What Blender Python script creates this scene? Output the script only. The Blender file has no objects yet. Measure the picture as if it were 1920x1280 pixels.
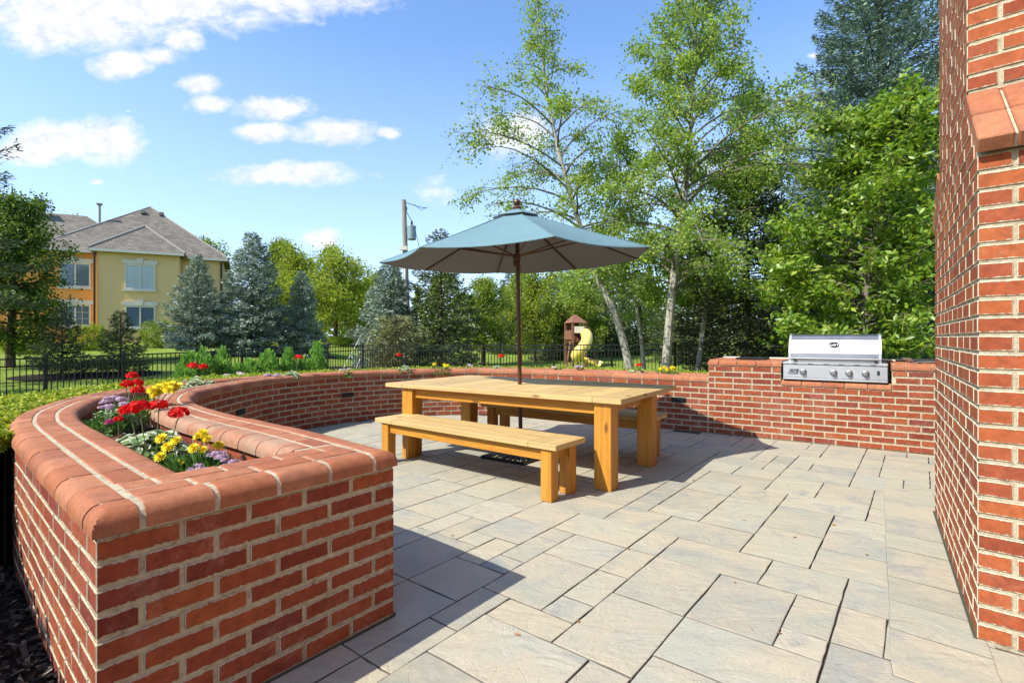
import bpy, math, random
import numpy as np
from mathutils import Vector
RD = random.Random(11)
NR = np.random.default_rng(11)
SC = bpy.context.scene
COL = SC.collection
# photograph geometry used only to work out real positions on the ground (metres)
FPX, EYE, HY = 970.0, 1.24, 633.5
def onplane(px, py, z=0.0):
    Y = FPX*(EYE-z)/(py-HY)
    return ((px-960)/FPX*Y, Y)
def atdist(px, Y):
    return ((px-960)/FPX*Y, Y)
def hz(py, Y):
    return EYE-(py-HY)/FPX*Y
def smooth(a, b, x):
    t = min(1.0, max(0.0, (x-a)/(b-a)))
    return t*t*(3-2*t)
def lerp(a, b, t): return a+(b-a)*t
# ---------------------------------------------------------------- objects
class MB:
    def __init__(s): s.v = []; s.f = []; s.uv = []; s.m = []
    def add(s, vs, fs, uvs=None, m=0):
        o = len(s.v); s.v.extend(vs)
        for i, f in enumerate(fs):
            s.f.append([o+k for k in f]); s.m.append(m)
            s.uv.extend(uvs[i] if uvs else [(0.5, 0.5)]*len(f))
    def build(s, name, mat, parent=None, smooth_=False):
        me = bpy.data.meshes.new(name)
        me.from_pydata(s.v, [], s.f)
        u = me.uv_layers.new(name='UVMap')
        u.data.foreach_set('uv', np.array(s.uv, dtype=np.float32).ravel())
        mats = mat if isinstance(mat, (list, tuple)) else [mat]
        for k in mats: me.materials.append(k)
        if len(mats) > 1: me.polygons.foreach_set('material_index', s.m)
        if smooth_:
            me.polygons.foreach_set('use_smooth', [True]*len(me.polygons))
            if smooth_ == 'angle': me.set_sharp_from_angle(angle=math.radians(33))
        me.update()
        return link(name, me, parent)
def link(name, me, parent=None):
    o = bpy.data.objects.new(name, me); COL.objects.link(o)
    if parent is not None: o.parent = parent
    return o
def tag(o, label=None, cat=None, group=None, kind=None):
    if label: o['label'] = label
    if cat: o['category'] = cat
    if group: o['group'] = group
    if kind: o['kind'] = kind
    return o
def thing(name, label, cat, group=None, loc=(0, 0, 0), rz=0.0):
    o = bpy.data.objects.new(name, None); COL.objects.link(o)
    o.empty_display_size = 0.2
    o.location = loc; o.rotation_euler = (0, 0, rz)
    return tag(o, label, cat, group)
def copy_tree(o, parent=None):
    c = o.copy(); COL.objects.link(c)
    if parent is not None: c.parent = parent
    for ch in list(o.children): copy_tree(ch, c)
    return c
def npmesh(name, V, Fq, mat, parent=None, sm=False):
    """V (n,3), Fq (m,k) equal sized polygons"""
    me = bpy.data.meshes.new(name)
    V = np.asarray(V, dtype=np.float32); Fq = np.asarray(Fq, dtype=np.int32)
    n, k = Fq.shape
    me.vertices.add(len(V)); me.vertices.foreach_set('co', V.ravel())
    me.loops.add(n*k); me.loops.foreach_set('vertex_index', Fq.ravel())
    me.polygons.add(n); me.polygons.foreach_set('loop_start', np.arange(n, dtype=np.int32)*k)
    try: me.polygons.foreach_set('loop_total', np.full(n, k, dtype=np.int32))
    except Exception: pass
    if sm: me.polygons.foreach_set('use_smooth', np.ones(n, dtype=bool))
    me.materials.append(mat); me.update(calc_edges=True)
    return link(name, me, parent)
BOXF = [(0, 3, 2, 1), (4, 5, 6, 7), (0, 1, 5, 4), (1, 2, 6, 5), (2, 3, 7, 6), (3, 0, 4, 7)]
def box(mb, x0, x1, y0, y1, z0, z1, M=None, m=0, grain=None, bev=0.0):
    """box with optional map M(x,y,z); grain 0/1/2 lays the uv along that axis; bev chamfers it"""
    if M is None: M = lambda x, y, z: (x, y, z)
    lo = (x0, y0, z0); hi = (x1, y1, z1)
    ro = (RD.random()*9, RD.random()*9)
    def uvof(P, ax):
        g = 0 if grain is None else grain
        o = [k for k in (0, 1, 2) if k != g]
        c = o[0] if ax == o[1] else o[1]
        if ax == g: return (P[o[0]]*0.3+ro[0], P[o[1]]+ro[1])
        return (P[g]+ro[0], P[c]+ro[1]+0.37*ax)
    if bev <= 0: bev = 1e-9
    b = bev
    vid = {}; V = []
    def vert(cx, cy, cz, ax):
        key = (cx, cy, cz, ax)
        if key not in vid:
            p = []
            for k, c in enumerate((cx, cy, cz)):
                e = hi[k] if c else lo[k]
                if k != ax: e += (-b if c else b)
                p.append(e)
            vid[key] = len(V); V.append(tuple(p))
        return vid[key]
    if b < 1e-6:
        V = [(x0, y0, z0), (x1, y0, z0), (x1, y1, z0), (x0, y1, z0), (x0, y0, z1), (x1, y0, z1), (x1, y1, z1), (x0, y1, z1)]
        F = BOXF; axs = [2, 2, 1, 0, 1, 0]
    else:
        F = []; axs = []
        for ax, side in ((0, 0), (0, 1), (1, 0), (1, 1), (2, 0), (2, 1)):
            o = [k for k in (0, 1, 2) if k != ax]
            q = []
            for a, c in ((0, 0), (1, 0), (1, 1), (0, 1)):
                t = [0, 0, 0]; t[ax] = side; t[o[0]] = a; t[o[1]] = c
                q.append(vert(t[0], t[1], t[2], ax))
            if (side == 1) == (ax == 1): q.reverse()
            F.append(tuple(q)); axs.append(ax)
        # edges
        for ax in (0, 1, 2):
            o = [k for k in (0, 1, 2) if k != ax]
            for s1 in (0, 1):
                for s2 in (0, 1):
                    t0 = [0, 0, 0]; t0[o[0]] = s1; t0[o[1]] = s2; t1 = list(t0); t1[ax] = 1
                    F.append((vert(*t0, o[0]), vert(*t1, o[0]), vert(*t1, o[1]), vert(*t0, o[1]))); axs.append(o[0])
        for c in range(8):
            t = (c & 1, (c >> 1) & 1, (c >> 2) & 1)
            F.append((vert(*t, 0), vert(*t, 1), vert(*t, 2))); axs.append(2)
    uv = [[uvof(V[k], ax) for k in f] for f, ax in zip(F, axs)]
    mb.add([M(*p) for p in V], F, uv, m)
def tube(mb, pts, rad, n=8, m=0, caps=True):
    pts = [Vector(p) for p in pts]
    if not isinstance(rad, (list, tuple)): rad = [rad]*len(pts)
    vs = []; fs = []; ref = None; uvs = []; L = 0
    for i, p in enumerate(pts):
        d = (pts[min(i+1, len(pts)-1)]-pts[max(i-1, 0)])
        if d.length < 1e-9: d = Vector((0, 0, 1))
        d.normalize()
        if ref is None:
            ref = Vector((1, 0, 0)) if abs(d.x) < 0.8 else Vector((0, 1, 0))
        s = (ref-d*ref.dot(d)).normalized(); t = d.cross(s); ref = s
        for k in range(n):
            a = 2*math.pi*k/n
            vs.append(tuple(p+s*(math.cos(a)*rad[i])+t*(math.sin(a)*rad[i])))
    ro = RD.random()*5
    for i in range(len(pts)-1):
        L2 = L+(pts[i+1]-pts[i]).length
        for k in range(n):
            fs.append((i*n+k, i*n+(k+1) % n, (i+1)*n+(k+1) % n, (i+1)*n+k))
            r = rad[i]*6.28/n
            uvs.append([(L+ro, k*r), (L+ro, (k+1)*r), (L2+ro, (k+1)*r), (L2+ro, k*r)])
        L = L2
    if caps:
        fs.append(tuple(range(n-1, -1, -1))); uvs.append([(0.5, 0.5)]*n)
        b = (len(pts)-1)*n; fs.append(tuple(b+k for k in range(n))); uvs.append([(0.5, 0.5)]*n)
    mb.add(vs, fs, uvs, m)
def lathe(mb, prof, n=24, c=(0, 0, 0), m=0, M=None):
    vs = []; fs = []
    for r, z in prof:
        for k in range(n):
            a = 2*math.pi*k/n
            p = (c[0]+r*math.cos(a), c[1]+r*math.sin(a), c[2]+z)
            vs.append(M(*p) if M else p)
    for i in range(len(prof)-1):
        for k in range(n):
            fs.append((i*n+k, i*n+(k+1) % n, (i+1)*n+(k+1) % n, (i+1)*n+k))
    fs.append(tuple(range(n-1, -1, -1))); b = (len(prof)-1)*n; fs.append(tuple(b+k for k in range(n)))
    mb.add(vs, fs, None, m)
# ---------------------------------------------------------------- materials
def N(nt, typ, ins=None, out=0, **at):
    n = nt.nodes.new('ShaderNode'+typ)
    for k, v in at.items(): setattr(n, k, v)
    for k, v in (ins or {}).items():
        s = n.inputs[k]
        if isinstance(v, bpy.types.NodeSocket): nt.links.new(v, s)
        elif isinstance(v, bpy.types.Node): nt.links.new(v.outputs[0], s)
        else: s.default_value = v
    return n
def ramp(nt, fac, stops, interp='LINEAR'):
    n = N(nt, 'ValToRGB', {'Fac': fac}); cr = n.color_ramp; cr.interpolation = interp
    while len(cr.elements) < len(stops): cr.elements.new(0.5)
    for e, (p, c) in zip(cr.elements, stops):
        e.position = p; e.color = (c[0], c[1], c[2], 1) if isinstance(c, (tuple, list)) else (c, c, c, 1)
    return n.outputs['Color']
def mix(nt, fac, a, b, mode='MIX'):
    n = nt.nodes.new('ShaderNodeMix'); n.data_type = 'RGBA'; n.blend_type = mode
    for k, v in ((0, fac), (6, a), (7, b)):
        s = n.inputs[k]
        if isinstance(v, bpy.types.NodeSocket): nt.links.new(v, s)
        elif k == 0: s.default_value = v
        else: s.default_value = (v[0], v[1], v[2], 1)
    return n.outputs[2]
def mth(nt, op, a, b=0.0, c=None, clamp=False):
    n = nt.nodes.new('ShaderNodeMath'); n.operation = op; n.use_clamp = clamp
    for k, v in enumerate((a, b) if c is None else (a, b, c)):
        if isinstance(v, bpy.types.NodeSocket): nt.links.new(v, n.inputs[k])
        else: n.inputs[k].default_value = v
    return n.outputs[0]
def newmat(name):
    m = bpy.data.materials.new(name); m.use_nodes = True
    nt = m.node_tree; nt.nodes.clear()
    out = nt.nodes.new('ShaderNodeOutputMaterial')
    return m, nt, out
def noise(nt, vec, scale, detail=4, rough=0.5, dist=0.0):
    ins = {'Scale': scale, 'Detail': detail, 'Roughness': rough, 'Distortion': dist}
    if vec is not None: ins['Vector'] = vec
    return N(nt, 'TexNoise', ins).outputs['Fac']
def mapping(nt, vec, scale=(1, 1, 1), loc=(0, 0, 0)):
    return N(nt, 'Mapping', {'Vector': vec, 'Scale': scale, 'Location': loc}).outputs[0]
def finish(nt, out, col, rough=0.8, bump=None, bstr=0.3, bdist=0.01, metal=0.0, spec=0.5, coat=0.0):
    p = nt.nodes.new('ShaderNodeBsdfPrincipled')
    for k, v in (('Base Color', col), ('Roughness', rough), ('Metallic', metal), ('Specular IOR Level', spec), ('Coat Weight', coat)):
        if isinstance(v, bpy.types.NodeSocket): nt.links.new(v, p.inputs[k])
        elif k == 'Base Color': p.inputs[k].default_value = (v[0], v[1], v[2], 1)
        else: p.inputs[k].default_value = v
    if bump is not None:
        b = N(nt, 'Bump', {'Height': bump, 'Strength': bstr, 'Distance': bdist})
        nt.links.new(b.outputs[0], p.inputs['Normal'])
    nt.links.new(p.outputs[0], out.inputs[0])
    return p
def simple(name, col, rough=0.6, metal=0.0, var=0.15, nscale=8.0, bstr=0.0, spec=0.5):
    m, nt, out = newmat(name)
    tc = N(nt, 'TexCoord').outputs['Object']
    n1 = noise(nt, tc, nscale, 5, 0.6)
    c = mix(nt, n1, tuple(x*(1-var) for x in col), tuple(min(1, x*(1+var)) for x in col))
    r = mth(nt, 'MULTIPLY_ADD', n1, 0.2, rough-0.1)
    finish(nt, out, c, r, noise(nt, tc, nscale*12, 3) if bstr else None, bstr, 0.004, metal, spec)
    return m
def brick_mat(name, stops, smear=0.0056, eff=0.62, mortar=(0.49, 0.42, 0.29), dark=1.0):
    m, nt, out = newmat(name)
    tc = N(nt, 'TexCoord'); ob = tc.outputs['Object']
    isl = N(nt, 'NewGeometry').outputs['Random Per Island']
    base = ramp(nt, isl, stops)
    n1 = noise(nt, ob, 30, 5, 0.65)
    base = mix(nt, 1.0, base, ramp(nt, n1, [(0.25, 0.66*dark), (0.75, 1.2*dark)]), 'MULTIPLY')
    n2 = noise(nt, ob, 120, 3, 0.7)
    base = mix(nt, mth(nt, 'MULTIPLY', ramp(nt, n2, [(0.58, 0.0), (0.75, 1.0)]), 0.22), base, (0.05, 0.018, 0.012))
    n3 = noise(nt, ob, 3.1, 6, 0.7)
    n4 = noise(nt, ob, 45, 4, 0.75)
    ef = mth(nt, 'MULTIPLY', ramp(nt, n3, [(0.48, 0.0), (0.72, 1.0)]), ramp(nt, n4, [(0.42, 0.0), (0.7, 1.0)]))
    base = mix(nt, mth(nt, 'MULTIPLY', ef, eff), base, (0.50, 0.36, 0.30))
    soot = mth(nt, 'MULTIPLY', ramp(nt, noise(nt, ob, 7.5, 7, 0.75, 0.6), [(0.56, 0.0), (0.70, 1.0)]), 0.5)
    base = mix(nt, soot, base, (0.085, 0.028, 0.02))
    pit = N(nt, 'TexVoronoi', {'Vector': ob, 'Scale': 95.0}).outputs['Distance']
    pitm = mth(nt, 'MULTIPLY', ramp(nt, pit, [(0.10, 1.0), (0.2, 0.0)]), ramp(nt, n4, [(0.5, 0.0), (0.62, 1.0)]))
    base = mix(nt, mth(nt, 'MULTIPLY', pitm, 0.6), base, (0.07, 0.02, 0.015))
    # ragged mortar edge: distance to the brick's own edge plus noise
    uv = N(nt, 'SeparateXYZ', {0: tc.outputs['UV']})
    def ed(s, k):
        a = mth(nt, 'SUBTRACT', 1.0, s); return mth(nt, 'MULTIPLY', mth(nt, 'MINIMUM', s, a), k)
    e = mth(nt, 'MINIMUM', ed(uv.outputs[0], 0.21), ed(uv.outputs[1], 0.06))
    nn = noise(nt, ob, 55, 5, 0.7)
    e2 = mth(nt, 'SUBTRACT', e, mth(nt, 'MULTIPLY_ADD', nn, smear*4.0, -smear*1.4))
    mm = ramp(nt, mth(nt, 'MULTIPLY_ADD', e2, 250.0, 0.5, clamp=True), [(0.2, 1.0), (0.8, 0.0)])
    mc = mix(nt, noise(nt, ob, 40, 4), tuple(x*0.62 for x in mortar), tuple(x*1.08 for x in mortar))
    col = mix(nt, mm, base, mc)
    ck = ramp(nt, mth(nt, 'MULTIPLY_ADD', e2, 250.0, 0.5, clamp=True), [(0.55, 0.0), (0.72, 1.0), (0.9, 0.0)])
    ck = mth(nt, 'MULTIPLY', ck, ramp(nt, noise(nt, ob, 9, 4, 0.7), [(0.47, 0.0), (0.56, 0.85)]))
    col = mix(nt, ck, col, (0.035, 0.02, 0.015))
    h = mth(nt, 'ADD', mth(nt, 'MULTIPLY', noise(nt, ob, 160, 4, 0.7), 0.35), mth(nt, 'MULTIPLY', noise(nt, ob, 28, 3), 0.5))
    h = mth(nt, 'SUBTRACT', h, mth(nt, 'MULTIPLY', mm, 0.5))
    finish(nt, out, col, 0.86, h, 0.8, 0.004, spec=0.25)
    return m
def mortar_mat(name='mortar', k=1.0):
    m, nt, out = newmat(name)
    ob = N(nt, 'TexCoord').outputs['Object']
    c = ramp(nt, noise(nt, ob, 35, 5, 0.65), [(0.25, (0.20*k, 0.165*k, 0.11*k)), (0.45, (0.41*k, 0.35*k, 0.24*k)), (0.75, (0.58*k, 0.51*k, 0.36*k))])
    c = mix(nt, mth(nt, 'MULTIPLY', ramp(nt, noise(nt, ob, 2.2, 5, 0.7), [(0.55, 0.0), (0.8, 1.0)]), 0.4), c, (0.2, 0.19, 0.13))
    finish(nt, out, c, 0.95, noise(nt, ob, 120, 5, 0.75), 1.0, 0.005, spec=0.1)
    return m
def cap_mat(name='cap_brick', stops=None, moss=0.0):
    m, nt, out = newmat(name)
    ob = N(nt, 'TexCoord').outputs['Object']
    isl = N(nt, 'NewGeometry').outputs['Random Per Island']
    base = ramp(nt, isl, stops or [(0.0, (0.31, 0.10, 0.047)), (0.3, (0.40, 0.145, 0.068)), (0.6, (0.43, 0.178, 0.088)), (0.85, (0.36, 0.118, 0.050)), (1.0, (0.41, 0.16, 0.078))])
    base = mix(nt, 1.0, base, ramp(nt, noise(nt, ob, 22, 6, 0.7), [(0.25, 0.66), (0.8, 1.2)]), 'MULTIPLY')
    sp_ = noise(nt, ob, 230, 2, 0.5)
    base = mix(nt, mth(nt, 'MULTIPLY', ramp(nt, sp_, [(0.60, 0.0), (0.72, 1.0)]), 0.5), base, (0.12, 0.05, 0.03))
    base = mix(nt, mth(nt, 'MULTIPLY', ramp(nt, sp_, [(0.28, 1.0), (0.38, 0.0)]), 0.3), base, (0.62, 0.42, 0.30))
    st = mth(nt, 'MULTIPLY', ramp(nt, noise(nt, ob, 4.3, 6, 0.75), [(0.48, 0.0), (0.72, 1.0)]), 0.65)
    base = mix(nt, st, base, (0.22, 0.11, 0.075))
    if moss: base = mix(nt, mth(nt, 'MULTIPLY', ramp(nt, noise(nt, ob, 9, 6, 0.8), [(0.35, 0.0), (0.6, 1.0)]), moss), base, (0.34, 0.25, 0.17))
    h = mth(nt, 'ADD', mth(nt, 'MULTIPLY', noise(nt, ob, 210, 4, 0.7), 0.5), mth(nt, 'MULTIPLY', noise(nt, ob, 30, 4), 0.4))
    finish(nt, out, base, 0.8, h, 1.0, 0.0045, spec=0.2)
    return m
def wood_mat(name, c0, c1, rough=0.5, knots=True, coat=0.0):
    m, nt, out = newmat(name)
    uv = N(nt, 'TexCoord').outputs['UV']
    st = mapping(nt, uv, (1.6, 26, 1))
    g1 = noise(nt, st, 1.0, 6, 0.65, 0.9)
    st2 = mapping(nt, uv, (5, 140, 1))
    g2 = noise(nt, st2, 1.0, 4, 0.6)
    w = N(nt, 'TexWave', {'Vector': mapping(nt, uv, (0.5, 4.0, 1)), 'Scale': 1.3, 'Distortion': 14.0, 'Detail': 3.0, 'Detail Scale': 0.8}, bands_direction='Y').outputs['Fac']
    isl = N(nt, 'NewGeometry').outputs['Random Per Island']
    c = mix(nt, g1, c0, c1)
    c = mix(nt, mth(nt, 'MULTIPLY', w, 0.30), c, tuple(x*0.6 for x in c0))
    blot = noise(nt, mapping(nt, uv, (1.2, 4, 1)), 1.0, 5, 0.7, 1.5)
    c = mix(nt, ramp(nt, blot, [(0.5, 0.0), (0.75, 0.45)]), c, tuple(x*0.7 for x in c0))
    chk = ramp(nt, noise(nt, mapping(nt, uv, (1.0, 90, 1)), 1.0, 5, 0.6, 0.3), [(0.665, 0.0), (0.70, 0.8)])
    c = mix(nt, chk, c, tuple(x*0.25 for x in c0))
    c = mix(nt, 1.0, c, ramp(nt, g2, [(0.25, 0.78), (0.7, 1.08)]), 'MULTIPLY')
    c = mix(nt, 1.0, c, ramp(nt, isl, [(0.0, 0.82), (1.0, 1.12)]), 'MULTIPLY')
    if knots:
        v = N(nt, 'TexVoronoi', {'Vector': mapping(nt, uv, (2.6, 7.0, 1)), 'Scale': 1.0}).outputs['Distance']
        k = ramp(nt, v, [(0.06, 1.0), (0.16, 0.0)])
        c = mix(nt, mth(nt, 'MULTIPLY', k, 0.85), c, (0.12, 0.045, 0.015))
    finish(nt, out, c, mth(nt, 'MULTIPLY_ADD', g1, 0.2, rough-0.1), mth(nt, 'ADD', mth(nt, 'MULTIPLY', g2, 0.5), g1), 0.25, 0.002, coat=coat, spec=0.4)
    return m
def leaf_mat(name, stops, trans=0.35, rough=0.6, tcol=None, spec=0.18):
    m, nt, out = newmat(name)
    isl = N(nt, 'NewGeometry').outputs['Random Per Island']
    c = ramp(nt, isl, stops)
    ob = N(nt, 'TexCoord').outputs['Object']
    c = mix(nt, 1.0, c, ramp(nt, noise(nt, ob, 0.9, 3), [(0.3, 0.8), (0.7, 1.2)]), 'MULTIPLY')
    p = finish(nt, out, c, rough, spec=spec)
    t = nt.nodes.new('ShaderNodeBsdfTranslucent')
    tc = mix(nt, 1.0, c, tcol or (1.25, 1.3, 0.55), 'MULTIPLY')
    nt.links.new(tc, t.inputs[0])
    ms = N(nt, 'MixShader', {0: trans, 1: p.outputs[0], 2: t.outputs[0]})
    nt.links.new(ms.outputs[0], out.inputs[0])
    return m
def bark_mat(name, c0, c1, scale=(14, 14, 3), white=False):
    m, nt, out = newmat(name)
    ob = N(nt, 'TexCoord').outputs['Object']
    n1 = noise(nt, mapping(nt, ob, scale), 1.0, 6, 0.7)
    c = mix(nt, n1, c0, c1)
    if white:
        n2 = noise(nt, mapping(nt, ob, (4, 4, 26)), 1.0, 4, 0.7)
        c = mix(nt, ramp(nt, n2, [(0.56, 0.0), (0.63, 0.9)]), c, (0.10, 0.09, 0.075))
    finish(nt, out, c, 0.9, n1, 0.8, 0.02, spec=0.15)
    return m
M_BRICK = brick_mat('brick_red', [(0.0, (0.17, 0.030, 0.017)), (0.08, (0.22, 0.047, 0.021)), (0.35, (0.285, 0.064, 0.024)), (0.55, (0.25, 0.053, 0.024)), (0.75, (0.325, 0.082, 0.026)), (0.92, (0.25, 0.048, 0.022)), (1.0, (0.18, 0.042, 0.028))])
M_BRICKO = brick_mat('brick_orange', [(0.0, (0.23, 0.052, 0.022)), (0.25, (0.31, 0.072, 0.025)), (0.5, (0.36, 0.098, 0.030)), (0.75, (0.27, 0.062, 0.025)), (1.0, (0.33, 0.085, 0.028))], smear=0.0045, eff=0.22, mortar=(0.64, 0.57, 0.40))
M_MORTAR = mortar_mat()
M_MORTARC = mortar_mat('coping_mortar', 1.08)
M_CAP = cap_mat()
M_CAPIN = cap_mat('cap_brick_weathered', moss=0.75)
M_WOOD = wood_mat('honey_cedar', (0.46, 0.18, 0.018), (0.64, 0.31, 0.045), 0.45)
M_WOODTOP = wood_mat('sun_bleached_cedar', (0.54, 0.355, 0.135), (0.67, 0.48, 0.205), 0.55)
M_DARKWOOD = wood_mat('dark_hardwood', (0.055, 0.018, 0.01), (0.12, 0.045, 0.025), 0.35, knots=False)
M_BLACK = simple('black_metal', (0.018, 0.019, 0.02), 0.45, 0.3, spec=0.5)
M_FENCE = simple('black_aluminium', (0.012, 0.014, 0.013), 0.4, 0.2)
def steel_mat(name, base=0.62, rough=0.27):
    m, nt, out = newmat(name)
    ob = N(nt, 'TexCoord').outputs['Object']
    n1 = noise(nt, mapping(nt, ob, (3, 3, 260)), 1.0, 4, 0.7)
    n2 = noise(nt, ob, 5, 4, 0.7)
    c = mix(nt, n2, (base*0.9, base*0.91, base*0.93), (base*1.1, base*1.1, base*1.1))
    finish(nt, out, c, mth(nt, 'MULTIPLY_ADD', n2, 0.18, rough-0.07), n1, 0.12, 0.001, metal=1.0)
    return m
M_STEEL = steel_mat('brushed_steel', 0.33, 0.42)
M_STEELD = steel_mat('steel_panel', 0.50, 0.55)
P_SUN, P_SKY, P_EXP, SKY_TINT = 4.6, 0.15, 0.72, (0.95, 1.12, 1.30)
# ---------------------------------------------------------------- paths of the curved wall
def catmull(P, step=0.02):
    P = [np.array(p, float) for p in P]
    P = [2*P[0]-P[1]]+P+[2*P[-1]-P[-2]]
    o = []
    for i in range(1, len(P)-2):
        for t in np.linspace(0, 1, 24, endpoint=False):
            a, b, c, d = P[i-1:i+3]
            o.append(0.5*((2*b)+(-a+c)*t+(2*a-5*b+4*c-d)*t*t+(-a+3*b-3*c+d)*t**3))
    o.append(P[-2])
    o = np.array(o)
    for _ in range(6): o[1:-1] = 0.25*o[:-2]+0.5*o[1:-1]+0.25*o[2:]
    s = np.concatenate([[0], np.cumsum(np.linalg.norm(np.diff(o, axis=0), axis=1))])
    return o, s
class Path:
    def __init__(s, P, side):
        s.p, s.s = catmull(P); s.L = s.s[-1]; s.side = side
        t = np.gradient(s.p, s.s, axis=0); t /= np.linalg.norm(t, axis=1)[:, None]
        s.t = t
    def at(s, a):
        return (np.interp(a, s.s, s.p[:, 0]), np.interp(a, s.s, s.p[:, 1]))
    def tan(s, a):
        return (np.interp(a, s.s, s.t[:, 0]), np.interp(a, s.s, s.t[:, 1]))
    def M(s, a, b):
        x, y = s.at(a); tx, ty = s.tan(a)
        ex = min(a, 0) if a < 0 else max(0, a-s.L)
        x += tx*ex; y += ty*ex
        return (x+s.side*ty*b, y-s.side*tx*b)
CC, CR = (-0.6, 5.9), 2.48
arc = [(CC[0]+CR*math.cos(math.radians(a)), CC[1]+CR*math.sin(math.radians(a))) for a in (172, 158, 143, 128, 113, 98, 83, 68, 60)]
UD = (0.83, -0.558)      # direction of the straight run towards the grill
G0 = (0.79, 7.96)
def gl(t, b=0.0):        # point t metres along the grill wall, b metres behind its face
    return (G0[0]+UD[0]*t+0.558*b, G0[1]+UD[1]*t+0.83*b)
T_C0, T_N0, T_N1, T_END = 2.14, 2.993, 4.076, 5.0
IN_P = Path([(-0.53, 2.32), (-1.14, 2.87), (-1.87, 3.46), (-2.35, 3.92), (-2.62, 4.24), (-2.86, 4.66), (-3.02, 5.15)]+arc+[gl(0.35), gl(0.9), gl(1.5), gl(T_C0)], -1)
OUT_P = Path([(-1.19, 1.48), (-1.588, 1.82), (-2.08, 2.25), (-2.70, 2.80), (-3.02, 3.12), (-3.34, 3.53), (-3.65, 4.11), (-3.83, 4.62), (-3.90, 5.2), (-3.83, 5.85), (-3.62, 6.5), (-3.27, 7.12), (-2.75, 7.72), (-2.1, 8.28), (-1.4, 8.66), (-0.5, 8.84), (0.40, 8.72), gl(0.25, 0.64), gl(0.9, 0.64), gl(1.5, 0.64), gl(T_C0, 0.64)], 1)
C = 0.0738; ZC = 9*C; ZT = 10*C; JT = 0.0063; PIT = 0.222
def wid(a, L): return lerp(0.325, 0.235, smooth(1.5, 6.0, a))
# ---------------------------------------------------------------- bricks
def brick(mb, M, a0, a1, b0, b1, z0, z1, ch=0.003):
    j = [RD.uniform(-0.0012, 0.0012) for _ in range(4)]
    db = RD.uniform(-0.0018, 0.0012)
    lo = (a0+j[0], b0+db, z0+j[1]); hi = (a1+j[2], b1+db, z1+j[3])
    V = []; vid = {}
    def vert(c, ax):
        k = (c, ax)
        if k not in vid:
            p = [(hi[i] if (c >> i) & 1 else lo[i])+(0 if i == ax else (-ch if (c >> i) & 1 else ch)) for i in range(3)]
            vid[k] = len(V); V.append(p)
        return vid[k]
    F = []; U = []
    for ax in (0, 1, 2):
        o = [i for i in (0, 1, 2) if i != ax]
        for side in (0, 1):
            q = []; u = []
            for x, y in ((0, 0), (1, 0), (1, 1), (0, 1)):
                q.append(vert((side << ax) | (x << o[0]) | (y << o[1]), ax))
                u.append((0.02 if not x else 0.98, 0.03 if not y else 0.97))
            if (side == 1) == (ax == 1): q.reverse(); u.reverse()
            F.append(q); U.append(u)
        for s1 in (0, 1):
            for s2 in (0, 1):
                c0 = (s1 << o[0]) | (s2 << o[1]); c1 = c0 | (1 << ax)
                F.append([vert(c0, o[0]), vert(c1, o[0]), vert(c1, o[1]), vert(c0, o[1])]); U.append([(0, 0)]*4)
    for c in range(8): F.append([vert(c, 0), vert(c, 1), vert(c, 2)]); U.append([(0, 0)]*3)
    W = []
    for p in V:
        x, y = M(p[0], p[1]); W.append((x, y, p[2]))
    mb.add(W, F, U)
def face_rows(mb, M, a0, a1, rows, phase=0, clip=None, depth=0.05, skip=None, zb=0.0):
    for k in rows:
        off = ((k+phase) % 2)*PIT/2
        n0 = math.floor((a0-off)/PIT)
        a = off+n0*PIT
        while a < a1-0.01:
            s0, s1 = max(a, a0)+JT, min(a+PIT, a1)-JT
            lo, hi = (clip(k) if clip else (a0, a1))
            s0 = max(s0, lo+JT); s1 = min(s1, hi-JT)
            if s1-s0 > 0.025 and not (skip and skip(k, (s0+s1)/2)):
                brick(mb, M, s0, s1, 0.0, depth, zb+k*C+JT, zb+(k+1)*C-JT)
            a += PIT
def corner_rows(mb, M, rows, phase=0, zb=0.0):
    """full bricks turning the corner; M(a,b) from the corner along both faces"""
    for k in rows:
        if (k+phase) % 2 == 0: brick(mb, M, 0, PIT-JT, 0, PIT/2-JT, zb+k*C+JT, zb+(k+1)*C-JT)
        else: brick(mb, M, 0, PIT/2-JT, 0, PIT-JT, zb+k*C+JT, zb+(k+1)*C-JT)
def gridblock(mb, M, As, Bs, zt, z0):
    nA, nB = len(As), len(Bs)
    V = []
    for a in As:
        for b in Bs:
            x, y = M(a, b); V.append((x, y, zt(a, b)))
    F = []
    idx = lambda i, j: i*nB+j
    for i in range(nA-1):
        for j in range(nB-1):
            F.append((idx(i, j), idx(i+1, j), idx(i+1, j+1), idx(i, j+1)))
    ring = [idx(i, 0) for i in range(nA)]+[idx(nA-1, j) for j in range(1, nB)]+[idx(i, nB-1) for i in range(nA-2, -1, -1)]+[idx(0, j) for j in range(nB-2, 0, -1)]
    base = len(V)
    for r in ring: V.append((V[r][0], V[r][1], z0))
    n = len(ring)
    for k in range(n):
        F.append((ring[k], base+k, base+(k+1) % n, ring[(k+1) % n]))
    mb.add(V, F)
RB = 0.052
def bull(d):
    d = max(0.0, d)
    return 0.0 if d >= RB else RB-math.sqrt(max(0, RB*RB-(RB-d)**2))
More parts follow.
